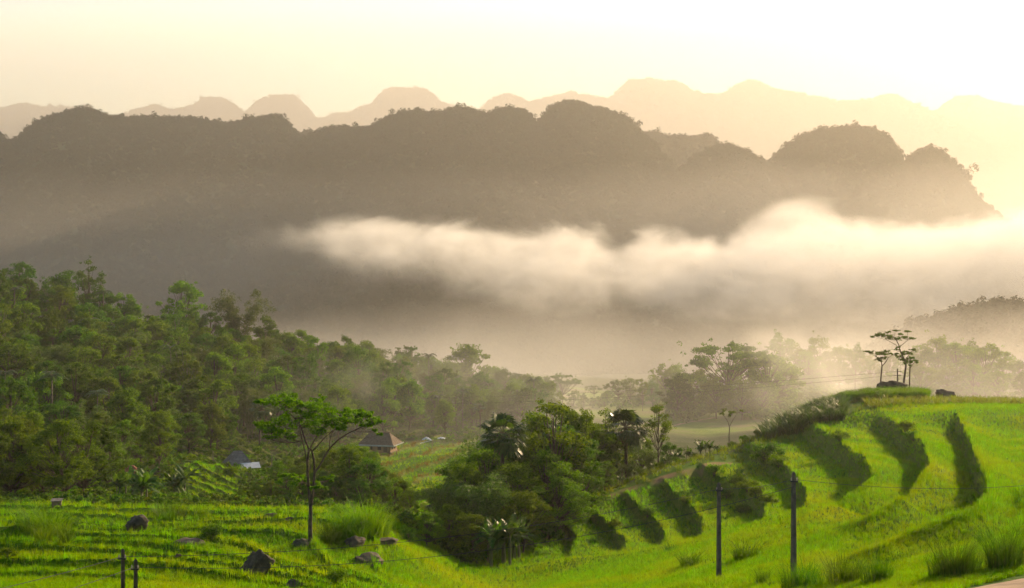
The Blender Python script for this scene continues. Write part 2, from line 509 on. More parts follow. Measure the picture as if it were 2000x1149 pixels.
M_CANOPY = leaf_mat("canopy_leaf", (0.022, 0.037, 0.020), (0.032, 0.049, 0.026), 0.18, 0.7, 0.03, 0.12)
def canopy_mesh(k):
    V, Fq = [], []; off = 0
    for _ in range(7):
        c = RNG.normal(0, 0.42, 3) * (1, 1, 0.6) + (0, 0, 0.9)
        q, nn = clump_points(34)
        v, f = leaves_np(c + q * RNG.uniform(0.35, 0.6), nn + RNG.normal(0, .3, nn.shape), 0.34)
        V.append(v); Fq.append(f + off); off += len(v)
    return mesh_np("far_crown", np.concatenate(V), np.concatenate(Fq), M_CANOPY, smooth=False)
FAR_CROWNS = [canopy_mesh(k) for k in range(5)]

def forest_on(G, name, label, n, size, umax=0.75):
    """Tree crowns over the side of a mountain that faces the valley, and along its crest."""
    nr, nc = G.shape[:2]
    lo = int(60 * (1 - umax))
    a = np.linalg.norm(np.diff(G, axis=0)[:, :-1], axis=-1) * np.linalg.norm(np.diff(G, axis=1)[:-1], axis=-1)
    a[:lo] = 0; a[66:] = 0; a[58:66] *= 1.5
    w = a.ravel() / a.sum()
    c = RNG.choice(len(w), n, p=w)
    i, j = np.divmod(c, nc - 1)
    fi, fj = RNG.random(n)[:, None], RNG.random(n)[:, None]
    P = (G[i, j] * (1 - fi) + G[i + 1, j] * fi) * (1 - fj) + (G[i, j + 1] * (1 - fi) + G[i + 1, j + 1] * fi) * fj
    S = size * RNG.lognormal(0, 0.32, n)
    P[:, 2] -= 0.35 * S
    scatter_stuff(name, P, S, RNG.uniform(0, 6.28, n), FAR_CROWNS, label, "forest")

FARTHER = [
 ("mountain", [(-400,300),(-250,240),(-120,250),(-40,235),(0,220),(22,210),(60,205),(82,216),(118,211),(150,215),(175,213),(200,226),(260,262),(330,300)], 3100, "hazy blue karst ridge far beyond the dark wooded mountain, at its low end"),
 ("mountain", [(150,300),(200,262),(240,232),(265,215),(280,218),(300,208),(330,218),(370,218),(385,202),(402,195),(428,193),(450,206),(478,226),(505,250),(560,300)], 3150, "hazy karst hill with a double flat top behind the wooded mountain"),
 ("mountain", [(420,300),(460,250),(490,216),(512,196),(540,192),(568,187),(590,205),(610,230),(640,262),(690,300)], 3300, "hazy karst hill with one steep pointed shoulder"),
 ("mountain", [(520,330),(590,262),(625,238),(660,224),(690,222),(705,212),(728,206),(742,188),(765,174),(800,177),(826,177),(845,188),(865,205),(890,214),(925,222),(1000,250),(1080,300)], 3450, "hazy broad flat topped karst hill behind the middle of the wooded mountain"),
 ("mountain", [(850,300),(915,240),(940,216),(960,198),(990,185),(1015,194),(1035,206),(1070,196),(1112,182),(1140,190),(1170,192),(1200,200),(1260,240),(1330,300)], 3600, "pale low double humped hill beside the tall pale mountain"),
 ("mountain", [(1080,290),(1150,228),(1190,194),(1210,175),(1228,159),(1270,156),(1318,161),(1345,174),(1372,185),(1412,186),(1440,168),(1458,160),(1482,161),(1510,176),(1545,181),(1580,188),(1620,196),(1660,201),(1690,198),(1712,192),(1735,188),(1752,189),(1780,205),(1810,214),(1860,240),(1950,300)], 3800, "tall very pale mountain almost lost in the bright sky"),
 ("mountain", [(1740,270),(1800,228),(1835,215),(1850,200),(1875,191),(1905,191),(1940,200),(1990,210),(2060,215),(2150,200),(2300,230),(2500,300)], 4300, "faintest pale ridge dissolving in the glare"),
]
for k, (nm, pr, D, lab) in enumerate(FARTHER):
    G = mountain(nm, pr, D, -150, 620, lab, 3.0, 0.03, 0.07, 0.7, 40 + k)
    forest_on(G, "forest", "distant tree cover on " + ["the low blue end ridge", "the double flat topped hill", "the hill with the pointed shoulder", "the broad flat topped hill", "the double humped pale hill", "the tall pale mountain", "the faintest pale ridge"][k], 9000, 4.0, 0.6)

NEARER = [
 ("mountain", [(-500,330),(-300,250),(-150,255),(-60,268),(0,268),(14,284),(34,277),(60,251),(100,231),(150,218),(182,221),(210,231),(260,236),(330,235),(400,240),(450,246),(500,236),(530,228),(556,240),(574,262),(600,290),(640,340),(700,420)], 1900, 560, "dark wooded mountain with a long even crest, bluish with haze", "the long even wooded crest", 10000),
 ("mountain", [(520,330),(560,290),(590,262),(604,255),(640,300)], 2250, 420, "small wooded knob in the notch between two dark mountains", "the small knob in the notch", 1500),
 ("mountain", [(440,470),(520,360),(560,310),(590,280),(620,262),(660,254),(720,256),(742,244),(772,232),(812,222),(838,229),(862,228),(890,218),(918,220),(948,233),(975,221),(1010,220),(1032,232),(1050,250),(1066,234),(1080,215),(1110,204),(1150,212),(1190,222),(1222,238),(1252,268),(1290,310),(1330,350),(1400,430)], 1800, 600, "dark wooded mountain of several rounded summits behind the mist bank", "the mountain of rounded summits", 12000),
 ("mountain", [(1120,330),(1180,280),(1250,262),(1300,268),(1345,270),(1385,268),(1405,282),(1440,320),(1500,400)], 2150, 450, "golden lit wooded shoulder behind the darker rounded hill", "the golden lit shoulder", 3500),
 ("mountain", [(1210,470),(1280,390),(1330,340),(1365,305),(1390,292),(1418,288),(1455,298),(1480,314),(1505,332),(1560,380),(1640,450)], 1650, 430, "rounded wooded hill just above the mist bank", "the rounded hill above the mist", 4000),
 ("mountain", [(1380,450),(1450,380),(1500,330),(1530,300),(1560,281),(1600,262),(1640,256),(1700,257),(1726,270),(1746,293),(1766,338),(1784,310),(1800,295),(1822,294),(1848,310),(1878,345),(1900,384),(1925,410),(1980,450),(2060,480)], 1750, 480, "double humped golden hill rising out of the bright mist", "the double humped golden hill", 6000),
]
for k, (nm, pr, D, run, lab, short, n) in enumerate(NEARER):
    G = mountain(nm, pr, D, -135, run, lab, 2.5, 0.04, 0.12, 0.9, 60 + k)
    forest_on(G, "forest", "dense tree cover on " + short, int(n * 2.4), 3.3, 0.9)
G = mountain("hill", [(1640,760),(1690,705),(1750,672),(1800,650),(1850,630),(1900,614),(1950,608),(2000,611),(2060,620),(2200,650),(2500,700)], 900, -88, 230, "hazy wooded hill rising behind the terraced spur", 3, 0.03, 0.10, 1.0, 90)
forest_on(G, "forest", "hazy tree cover of the hill behind the terraced spur", 7000, 3.4, 0.95)
# ------------------------------------------------------------------ plants
M_BARK = rough_mat("bark", (0.035, 0.025, 0.016), (0.10, 0.075, 0.05), 2.5, 0.9, 0.6)
M_BARK_PALE = rough_mat("pale_bark", (0.09, 0.075, 0.05), (0.20, 0.17, 0.12), 2.0, 0.9, 0.5)
M_LEAF = leaf_mat("leaf", (0.036, 0.080, 0.004), (0.125, 0.200, 0.008), 0.52, 0.55, 0.12)
M_LEAF_DARK = leaf_mat("dark_leaf", (0.022, 0.056, 0.004), (0.080, 0.150, 0.008), 0.5, 0.5, 0.12)
M_LEAF_YEL = leaf_mat("yellow_leaf", (0.045, 0.092, 0.004), (0.13, 0.215, 0.008), 0.52, 0.55, 0.12)
M_LEAF_LONE = leaf_mat("bright_leaf", (0.040, 0.105, 0.003), (0.12, 0.23, 0.006), 0.58, 0.55, 0.1, 0.05)
M_PALM = leaf_mat("palm_leaf", (0.022, 0.048, 0.008), (0.06, 0.095, 0.012), 0.35, 0.4, 0.25)
M_DEAD = leaf_mat("dead_frond", (0.07, 0.05, 0.025), (0.16, 0.11, 0.05), 0.3, 0.7, 0.15)
M_BANANA = leaf_mat("banana_leaf", (0.03, 0.075, 0.006), (0.085, 0.15, 0.015), 0.4, 0.5, 0.2)
M_BAMBOO = leaf_mat("bamboo_leaf", (0.035, 0.065, 0.010), (0.10, 0.145, 0.022), 0.45, 0.5, 0.2)
M_CULM = rough_mat("bamboo_culm", (0.07, 0.09, 0.025), (0.17, 0.15, 0.06), 1.0, 0.5, 0.1)
M_RICE = leaf_mat("rice_blade", (0.058, 0.145, 0.003), (0.155, 0.300, 0.005), 0.6, 0.8, 0.02, 0.25, (0.10, (0.21, 0.26, 0.006)))
M_GRASS = leaf_mat("grass_blade", (0.03, 0.085, 0.004), (0.09, 0.17, 0.008), 0.45, 0.5, 0.12)
M_BANKGRASS = leaf_mat("bank_grass", (0.080, 0.17, 0.006), (0.19, 0.30, 0.015), 0.5, 0.8, 0.03)

M_DRY = leaf_mat("dry_weed", (0.09, 0.07, 0.015), (0.20, 0.15, 0.04), 0.4, 0.7, 0.05)

class Tubes:
    def __init__(self): self.V, self.F, self.n = [], [], 0
    def add(self, pts, rad, k=6):
        pts = np.asarray(pts, float); rad = np.asarray(rad, float)
        if rad.ndim == 0: rad = np.full(len(pts), float(rad))
        t = np.gradient(pts, axis=0); t /= np.linalg.norm(t, axis=1, keepdims=True) + 1e-9
        ref = np.array([0.3, 0.9, 0.1]) if abs(t[0][1]) < 0.8 else np.array([1.0, 0.1, 0])
        u = np.cross(t, ref); u /= np.linalg.norm(u, axis=1, keepdims=True) + 1e-9
        w = np.cross(t, u)
        a = np.arange(k) * 2 * math.pi / k
        ring = pts[:, None] + rad[:, None, None] * (np.cos(a)[None, :, None] * u[:, None] + np.sin(a)[None, :, None] * w[:, None])
        m = len(pts)
        idx = self.n + np.arange(m * k).reshape(m, k)
        nx = np.roll(idx, -1, 1)
        self.V.append(ring.reshape(-1, 3)); self.F.append(np.stack([idx[:-1], nx[:-1], nx[1:], idx[1:]], -1).reshape(-1, 4))
        self.n += m * k
        e = self.n                            # close the tip with a point
        self.V.append(pts[-1:] + t[-1:] * rad[-1]); self.n += 1
        last, ln = idx[-1], nx[-1]
        self.F.append(np.stack([last, ln, np.full(k, e), np.full(k, e)], -1))
    def mesh(self, name, mat):
        Fq = np.concatenate(self.F)
        me = bpy.data.meshes.new(name)
        V = np.concatenate(self.V)
        me.from_pydata(V.tolist(), [], [tuple(dict.fromkeys(f)) for f in Fq.tolist()])
        me.materials.append(mat)
        me.polygons.foreach_set("use_smooth", np.full(len(me.polygons), True))
        return me

def bez(a, b, c, n=6):
    t = np.linspace(0, 1, n)[:, None]
    return (1 - t) ** 2 * np.asarray(a) + 2 * t * (1 - t) * np.asarray(b) + t * t * np.asarray(c)

class Leaves:
    def __init__(self): self.V, self.F, self.n = [], [], 0
    def raw(self, V, Fq): self.V.append(np.asarray(V, float)); self.F.append(np.asarray(Fq) + self.n); self.n += len(V)
    def puff(self, c, r, n, size, rng, squash=0.7, aspect=0.5, up=0.35, mess=0.45):
        q, nn = clump_points(n, rng, up)
        q = q * np.asarray([r, r, r * squash])
        v, f = leaves_np(np.asarray(c) + q, nn + rng.normal(0, mess, nn.shape), size, aspect, 0.25, rng)
        self.raw(v, f)
    def mesh(self, name, mat): return mesh_np(name, np.concatenate(self.V), np.concatenate(self.F), mat, smooth=False)

def broadleaf(seed, h=11.0, r=4.2, base=0.3, clumps=34, per=130, leaf=0.42, mat=M_LEAF, bark=M_BARK, pr=1.15, squash=0.62, trunk_r=0.22, lean=0.5, flat=1.0):
    """Trunk with limbs reaching the leaf clumps of an uneven crown."""
    g = np.random.default_rng(seed)
    T, Lv = Tubes(), Leaves()
    zb = h * base
    top = np.array([g.normal(0, lean), g.normal(0, lean), h * 0.86])
    tr = bez((0, 0, -0.6), (g.normal(0, lean), g.normal(0, lean), h * .4), top, 9)
    T.add(tr, np.linspace(trunk_r, trunk_r * 0.25, 9), 7)
    ce = np.array([top[0] * .6, top[1] * .6, (zb + h) / 2])
    lob = [(g.uniform(0, 6.28), g.uniform(.75, 1.15)) for _ in range(5)]
    for k in range(clumps):
        th = k * 2.399 + g.normal(0, .3); ph = math.asin(np.clip(g.uniform(-0.75, 1.0), -1, 1))
        rr = g.uniform(0.55, 1.0) * (1 + 0.28 * math.cos(2 * th + lob[0][0]) * math.cos(ph) + 0.18 * math.cos(3 * th + lob[1][0]))
        c = ce + np.array([math.cos(th) * math.cos(ph) * r * rr, math.sin(th) * math.cos(ph) * r * rr, math.sin(ph) * (h - zb) / 2 * g.uniform(.75, 1.0) * flat])
        c[2] = min(max(c[2], zb * .8), h - 0.3)
        s = tr[min(8, max(2, int(8 * c[2] / h * 0.75)))]
        T.add(bez(s, (s + c) / 2 + (0, 0, -0.3 + g.normal(0, .3)), c, 5), np.linspace(trunk_r * .38, 0.025, 5), 5)
        pr_ = pr * g.uniform(0.6, 1.25)
        Lv.puff(c, pr_, int(per * pr_ / pr), leaf, g, squash)
        for _ in range(2):                     # loose sprays that break the outline
            Lv.puff(c + g.normal(0, pr_ * .75, 3) * (1, 1, .7), pr_ * 0.4, int(per * .14), leaf * .85, g, 0.8)
    return T.mesh("trunk", bark), Lv.mesh("crown", mat)

def bamboo(seed, h=11.0, culms=18, leaf=0.42):
    g = np.random.default_rng(seed)
    T, Lv = Tubes(), Leaves()
    for k in range(culms):
        a = g.uniform(0, 6.28); s = np.array([math.cos(a), math.sin(a), 0]) * g.uniform(0.1, 0.9)
        hh = h * g.uniform(0.65, 1.0); o = np.array([math.cos(a), math.sin(a), 0]) * hh * g.uniform(0.18, 0.42)
        P = np.concatenate([bez(s + (0, 0, -.4), s + o * .15 + (0, 0, hh * .75), s + o * 0.8 + (0, 0, hh * .98), 8),
                            [s + o * 1.15 + (0, 0, hh * .95), s + o * 1.35 + (0, 0, hh * .84)]])
        T.add(P, np.linspace(0.055, 0.012, len(P)), 5)
        for q in np.linspace(2.2, 9, 15):
            c = np.array([np.interp(q, range(len(P)), P[:, i]) for i in range(3)])
            Lv.puff(c + g.normal(0, .35, 3), g.uniform(.45, .85), 38, leaf, g, 0.75, 0.22, -0.3, 0.8)
    return T.mesh("culms", M_CULM), Lv.mesh("foliage", M_BAMBOO)

def fan_palm(seed, h=6.0, fans=26, R_=1.05):
    g = np.random.default_rng(seed)
    T, Lv, Dd = Tubes(), Leaves(), Leaves()
    T.add(bez((0, 0, -.5), (g.normal(0, .15), g.normal(0, .15), h * .5), (g.normal(0, .2), g.normal(0, .2), h), 8), np.linspace(.15, .12, 8), 8)
    top = T.V[0].reshape(8, 8, 3)[-1].mean(0)
    for k in range(fans + 12):
        dead = k >= fans
        th = k * 2.399; el = g.uniform(-1.3, -0.85) if dead else g.uniform(-0.75, 1.35)
        d = np.array([math.cos(th) * math.cos(el), math.sin(th) * math.cos(el), math.sin(el)])
        p = top + d * (g.uniform(.35, .6) if dead else g.uniform(.75, 1.15)) + (0, 0, -.1)
        T.add([top, (top + p) / 2 + (0, 0, .08), p], .02, 4)
        side = np.cross(d, (0, 0, 1.0)); side /= np.linalg.norm(side) + 1e-9
        upv = np.cross(side, d)
        V, Fq = [], []
        for s in range(13):
            a = (s - 6) / 6 * 1.75
            v = d * math.cos(a) + side * math.sin(a)
            w = np.cross(v, upv)
            L_ = R_ * g.uniform(.85, 1.05) * (0.65 if dead else 1)
            m_ = p + v * L_ * .55; e_ = p + v * L_ * .95 - (0, 0, (.18 if not dead else .3) + .12 * g.random()) - upv * .05
            i = len(V)
            V += [p, m_ + w * .085 + upv * .03, e_, m_ - w * .085]
            Fq.append((i, i + 1, i + 2, i + 3))
        (Dd if dead else Lv).raw(V, Fq)
    return T.mesh("trunk", M_BARK), Lv.mesh("fronds", M_PALM), Dd.mesh("dead_fronds", M_DEAD)

def feather_palm(seed, h=9.0):
    g = np.random.default_rng(seed)
    T, Lv = Tubes(), Leaves()
    T.add(bez((0, 0, -.5), (g.normal(0, .2), 0, h * .5), (0, 0, h), 8), np.linspace(.12, .08, 8), 6)
    for k in range(11):
        th = k * 2.399; el = g.uniform(.15, 1.2)
        d = np.array([math.cos(th), math.sin(th), 0])
        P = bez((0, 0, h), d * .9 + (0, 0, h + 1.1 * el), d * 2.1 + (0, 0, h - .9 + .9 * el), 12)
        T.add(P, np.linspace(.03, .008, 12), 4)
        V, Fq = [], []
        for i in range(2, 12):
            t = P[i] - P[i - 1]; t /= np.linalg.norm(t)
            s = np.cross(t, (0, 0, 1.0)); s /= np.linalg.norm(s) + 1e-9
            for sg in (-1, 1):
                for q in (0, .5):
                    a = P[i - 1] + (P[i] - P[i - 1]) * q; e = a + s * sg * .65 * math.sin(i / 12 * 2.8 + .2) + t * .25 - (0, 0, .25)
                    j = len(V); V += [a, (a + e) / 2 + t * .05, e, (a + e) / 2 - t * .05]; Fq.append((j, j + 1, j + 2, j + 3))
        Lv.raw(V, Fq)
    return T.mesh("trunk", M_BARK_PALE), Lv.mesh("fronds", M_PALM)

def banana(seed, h=2.2):
    g = np.random.default_rng(seed)
    T, Lv = Tubes(), Leaves()
    for q in range(3):
        b = np.array([g.normal(0, .5), g.normal(0, .5), 0]) * (q > 0)
        hh = h * g.uniform(.7, 1.1)
        T.add([b + (0, 0, -.3), b + (0, 0, hh * .5), b + (0, 0, hh)], [.13, .11, .07], 8)
        for k in range(8):
            th = k * 2.399 + g.normal(0, .2); el = 1.25 - k * .17 + g.normal(0, .12)
            d = np.array([math.cos(th), math.sin(th), 0]); L_ = g.uniform(1.5, 2.2)
            tip = d * L_ * math.cos(el * .75) + np.array([0, 0, L_ * math.sin(el) - .45 * (k > 3)])
            P = bez(b + (0, 0, hh), b + (0, 0, hh + L_ * .45) + d * .25, b + (0, 0, hh) + tip, 10)
            s = np.cross(d, (0, 0, 1.0))
            V, Fq = [], []
            for i in range(9):                 # torn blade: a pair of flaps per step
                w0, w1 = [.34 * math.sin(math.pi * min(1, (j + .6) / 9.6)) ** .6 for j in (i, i + 1)]
                for sg in (-1, 1):
                    dr = np.array([0, 0, -g.uniform(.05, .22)])
                    j = len(V); V += [P[i], P[i + 1], P[i + 1] + s * sg * w1 + dr, P[i] + s * sg * w0 + dr * .9]; Fq.append((j, j + 1, j + 2, j + 3))
            Lv.raw(V, Fq)
    return T.mesh("stems", M_CULM), Lv.mesh("leaves", M_BANANA)

def shrub(seed, h=2.2, mat=M_LEAF, leaf=0.2, n=16, per=110):
    g = np.random.default_rng(seed)
    T, Lv = Tubes(), Leaves()
    for k in range(n):
        a = k * 2.399; rr = h * .55 * math.sqrt(g.random())
        c = np.array([math.cos(a) * rr, math.sin(a) * rr, h * g.uniform(.25, .85) * (1 - .35 * rr / (h * .55))])
        T.add(bez((0, 0, -.2), (c[0] * .3, c[1] * .3, c[2] * .6), c, 5), np.linspace(.04, .01, 5), 4)
        Lv.puff(c, h * .24 * g.uniform(.7, 1.3), per, leaf, g, .8)
    return T.mesh("stems", M_BARK), Lv.mesh("foliage", mat)

def blades(seed, h, n, spread, width, lean=.35, mat=M_GRASS, seg=3):
    """A tuft of curved blades."""
    g = np.random.default_rng(seed)
    V, Fq = [], []
    for _ in range(n):
        a = g.uniform(0, 6.28); b = np.array([math.cos(a), math.sin(a), 0]) * spread * math.sqrt(g.random())
        d = np.array([math.cos(a + g.normal(0, .8)), math.sin(a + g.normal(0, .8)), 0])
        hh = h * g.uniform(.6, 1.1); ln = lean * hh * g.uniform(.3, 1.6)
        P = bez(b - (0, 0, .05), b + (0, 0, hh * .65) + d * ln * .2, b + (0, 0, hh * g.uniform(.75, 1)) + d * ln, seg + 1)
        s = np.array([-d[1], d[0], 0]) if g.random() < .5 else np.array([1, 0, 0]) * 1.0
        i = len(V)
        for k in range(seg + 1):
            w = width * (1 - .8 * k / seg)
            V += [P[k] - s * w * .5, P[k] + s * w * .5]
        for k in range(seg):
            j = i + 2 * k; Fq.append((j, j + 1, j + 3, j + 2))
    return mesh_np("tuft", V, Fq, mat, smooth=False)

KINDS = {}
KINDS['broad'] = [broadleaf(100 + k, h=11 + (k % 3), r=(3.9, 4.6, 4.2, 3.5, 4.9)[k % 5], base=(.1, .16, .05, .2, .12)[k % 5], clumps=44, mat=(M_LEAF, M_LEAF_DARK, M_LEAF_YEL, M_LEAF, M_LEAF_DARK)[k % 5]) for k in range(8)]
KINDS['tall'] = [broadleaf(140 + k, h=15, r=3.0, base=.45, clumps=22, per=130, pr=1.15, mat=(M_LEAF_DARK, M_LEAF)[k % 2], bark=M_BARK_PALE, lean=.7) for k in range(3)]
KINDS['slim'] = [broadleaf(150 + k, h=14, r=1.7, base=.25, clumps=22, per=80, pr=.8, leaf=.36, mat=M_LEAF_DARK, lean=.5) for k in range(2)]
KINDS['near'] = [broadleaf(160 + k, h=9.5, r=(3.4, 4.0, 3.0, 3.7)[k], base=.1, clumps=52, per=250, leaf=.23, pr=.88, mat=(M_LEAF_DARK, M_LEAF, M_LEAF_YEL, M_LEAF)[k], trunk_r=.16) for k in range(4)]
KINDS['airy'] = [broadleaf(170 + k, h=9.5, r=1.9, base=.3, clumps=26, per=90, leaf=.24, pr=.62, mat=M_LEAF, trunk_r=.12) for k in range(2)]
KINDS['spread'] = [broadleaf(180 + k, h=12, r=6.0, base=.5, clumps=34, per=110, leaf=.42, pr=1.15, squash=.35, flat=.7, mat=M_LEAF_DARK) for k in range(2)]
KINDS['bamboo'] = [bamboo(200 + k, 11) for k in range(3)]
KINDS['fan'] = [fan_palm(210 + k) for k in range(3)]
KINDS['fanhigh'] = [fan_palm(215 + k, 12.5, 30, 1.0) for k in range(3)]
KINDS['bushy'] = [broadleaf(190 + k, h=11 + k % 2, r=(4.6, 4.0, 5.2)[k % 3], base=.02, clumps=50, per=120, mat=(M_LEAF, M_LEAF_DARK, M_LEAF)[k % 3]) for k in range(4)]
KINDS['feather'] = [feather_palm(220 + k) for k in range(2)]
KINDS['banana'] = [banana(230 + k) for k in range(4)]
KINDS['shrub'] = [shrub(240 + k, mat=(M_LEAF, M_LEAF_DARK, M_LEAF_YEL)[k % 3]) for k in range(5)]
NAMES = {'broad': ('broadleaf_tree', 'tree'), 'tall': ('tall_tree', 'tree'), 'slim': ('slender_tree', 'tree'), 'near': ('leafy_tree', 'tree'), 'airy': ('airy_tree', 'tree'),
         'spread': ('spreading_tree', 'tree'), 'bamboo': ('bamboo_clump', 'bamboo'), 'fan': ('fan_palm', 'palm'), 'fanhigh': ('fan_palm', 'palm'), 'bushy': ('bushy_tree', 'tree'), 'feather': ('areca_palm', 'palm'), 'banana': ('banana_plant', 'banana plant'), 'shrub': ('shrub', 'shrub')}
HEIGHT = {'broad': 12, 'tall': 15, 'slim': 14, 'near': 9.7, 'airy': 9.7, 'spread': 11.5, 'bamboo': 11, 'fan': 7.2, 'fanhigh': 13.7, 'bushy': 11.6, 'feather': 10, 'banana': 3.9, 'shrub': 2.2}
_cyc = {}
def plant(kind, loc, scale, label, group=None, var=None, rz=None):
    k = _cyc.get(kind, 0); _cyc[kind] = k + 1
    parts = KINDS[kind][(k if var is None else var) % len(KINDS[kind])]
    t = thing(NAMES[kind][0], label, NAMES[kind][1], loc, random.uniform(0, 6.28) if rz is None else rz, scale, group)
    for me in parts: link(me.name.split('.')[0], me, t)
    return t
def plant_top(kind, px, d, row_top, label, group=None, var=None, wide=1.0):
    """A plant standing at a surveyed spot whose top reaches a photo row."""
    p = at(px, d)
    if kind == 'fanhigh':
        p.z = (CY - row_top) / F * d - 13.7 * wide
        return plant(kind, p, wide, label, group, var)
    h = max(1.0, (CY - row_top) / F * d - p.z); s = h / HEIGHT[kind]
    return plant(kind, p, (s * wide, s * wide, s), label, group, var)

def in_view(px): return -160 < px < 2160

# --- the wood on the left hillside
WOOD_FRONT = [(-200,232),(0,232),(250,240),(400,256),(500,275),(600,296),(680,322),(820,330),(900,342),(960,356),(1060,400)]
WOOD_BACK = [(-200,428),(0,428),(250,428),(500,445),(700,468),(850,476),(1000,500),(1060,500)]
spots = []
for d in np.arange(232, 505, 8.6):
    for px in np.arange(-150, 1060, 8.6 / d * F):
        spots.append((px + random.uniform(-.38, .38) * 8.6 / d * F, d + random.uniform(-3.3, 3.3)))
zl = [(lo, "near the foot of", "foot") if False else lo for lo in ()]
wood = [(px, d) for px, d in spots if np.interp(px, *zip(*WOOD_FRONT)) < d < np.interp(px, *zip(*WOOD_BACK))]
random.shuffle(wood)
W_LABEL = {
 'broad': ("round crowned leafy tree of the dim wood on the left hillside", "round crowned trees of the left hillside wood"),
 'tall': ("tall pale trunked tree standing in the wood on the left hillside", "tall trees of the left hillside wood"),
 'bamboo': ("feathery arching bamboo clump in the wood on the left hillside", "bamboo clumps of the left hillside wood"),
 'feather': ("thin trunked feather palm among the trees of the left hillside", "feather palms of the left hillside wood"),
 'spread': ("wide spreading tree in the wood on the left hillside", "spreading trees of the left hillside wood"),
 'fan': ("fan palm with drooping fronds in the wood on the left hillside", "fan palms of the left hillside wood"),
}
for px, d in wood:
    k = random.choices(list(W_LABEL), (64, 8, 19, 4, 2, 3))[0]
    s = {'fan': 1.25, 'feather': 1.2}.get(k, .92) * random.uniform(.75, 1.15)
    plant(k, at(px, d), (s, s, s * random.uniform(.9, 1.12)), *W_LABEL[k])
# trees that stand out on its skyline
plant_top('slim', 168, 415, 505, "tallest tree on the left skyline, thin with a small tuft on top", var=0, wide=.9)
plant_top('slim', 200, 412, 535, "slender tree leaning on the skyline just right of the tallest one", var=1, wide=.9)
plant_top('broad', 45, 420, 516, "dark dome of a tree on the skyline at the left edge", var=1)
plant_top('broad', 130, 418, 530, "broad dark tree crown on the skyline left of the tallest tree", var=4)
plant_top('bamboo', 470, 428, 568, "plume of bamboo arching over the skyline above the lone field tree", var=0)
plant_top('broad', 360, 425, 562, "bright topped tree on the skyline beside the bamboo plume", var=2)
plant_top('broad', 915, 470, 668, "big round tree standing above the lower end of the wood", var=0, wide=1.15)
plant_top('tall', 488, 330, 700, "pale crowned tree with a bare white trunk in the middle of the wood", var=1)
plant_top('spread', 1098, 520, 728, "flat layered tree on the pale field past the end of the wood", var=0, wide=.85)

# --- lower wood at the edge of the field, by the huts
LOW = {'near': ("leafy tree of the shady grove at the left edge of the field", "leafy trees of the grove left of the field"),
       'banana': ("torn leaved banana plant in the grove at the left of the field", "banana plants of the grove left of the field"),
       'shrub': ("low leafy shrub under the grove at the left of the field", "shrubs of the grove left of the field"),
       'bamboo': ("bamboo clump of the grove at the left of the field", "bamboo clumps of the grove left of the field"),
       'airy': ("thin airy tree of the grove at the left of the field", "airy trees of the grove left of the field")}
for d in np.arange(150, 236, 7.0):
    for px in np.arange(-120, 400, 7.0 / d * F):
        px_, d_ = px + random.uniform(-45, 45), d + random.uniform(-3, 3)
        if d_ < interp(FIELD_END, px_) + 3 or (px_ > 330 and 165 < d_ < 238) or px_ > 385: continue
        front = d_ < interp(FIELD_END, px_) + 16
        k = random.choices(list(LOW), (18, 34, 40, 2, 6) if front else (60, 10, 8, 8, 14))[0]
        if 215 < px_ < 330 and 178 < d_ < 204: continue
        if 118 < px_ < 182 and 192 < d_ < 234: continue
        if (225 < px_ < 400 and d_ < 185) and k in ('near', 'airy', 'bamboo'): k = random.choice(('banana', 'shrub'))
        s = random.uniform(.8, 1.15) * {'near': .95, 'bamboo': .7, 'shrub': 1.1, 'banana': 1.1, 'airy': .9}[k]
        if front and k in ('near', 'airy'): s *= .6
        plant(k, at(px_, d_), s, *LOW[k])
# --- dark thicket behind the lone tree
for px, d, top, k in ((470,172,955,'near'),(500,176,945,'near'),(530,170,940,'near'),(560,174,925,'near'),(590,180,905,'near'),(620,172,915,'near'),(650,178,880,'near'),
        (680,170,870,'near'),(705,176,866,'near'),(725,168,890,'near'),(745,172,915,'near'),(770,168,930,'airy'),(790,172,938,'near'),(806,166,955,'near'),(660,166,930,'near'),(610,166,950,'near'),
        (560,164,965,'near'),(500,168,970,'near'),(700,164,935,'near'),(735,163,955,'airy'),(450,215,905,'shrub'),(425,212,912,'near'),(540,205,900,'near'),(600,200,885,'near'),(640,212,870,'broad'),(380,214,915,'near'),(400,200,928,'near'),
        (690,236,872,'near'),(560,235,888,'near')):
    plant_top(k, px, d, top, "leafy tree of the dark thicket behind the lone field tree" if k != 'airy' else "thin tree at the right of the dark thicket behind the lone tree",
              ("trees of the dark thicket behind the lone tree" if k != 'airy' else "thin trees of the dark thicket"), wide=1.05 if k == 'near' else 1.0)
# --- the grove in the dip before the terraced spur
G1 = ("dense leafy tree of the big grove in the dip beside the terraces", "leafy trees of the big grove beside the terraces")
for px, d, top, w in ((800,112,1030,1.3),(835,116,1000,1.25),(870,124,945,1.1),(905,130,905,1.1),(935,136,872,1.1),(975,140,850,1.1),(1005,146,830,1.0),(1040,150,806,1.0),(1120,146,800,1.0),
        (1150,150,815,1.0),(1180,150,838,1.0),(1130,138,850,1.05),(1060,131,880,1.1),(1000,128,905,1.15),(945,124,930,1.15),(880,118,985,1.25),(1040,139,860,1.1),(1100,140,835,1.0),(1210,156,842,1.0),(1250,160,848,1.0),(1180,142,900,1.2),
        (1310,165,862,1.0),(1270,152,880,1.15),(1085,128,930,1.2),(1020,122,960,1.2),(925,117,1000,1.3),(1230,148,905,1.2),(1140,133,920,1.2)):
    _g = _g + 1 if '_g' in globals() else 0
    if _g % 4 == 2: plant_top('bamboo', px, d, top, 'soft bamboo clump in the big grove beside the terraces', 'bamboo of the big grove beside the terraces', wide=w)
    else: plant_top('near', px, d, top, *G1, wide=w)
plant_top('airy', 1078, 136, 776, "tallest leafy tree of the grove beside the terraces, airy at the top", wide=1.25)
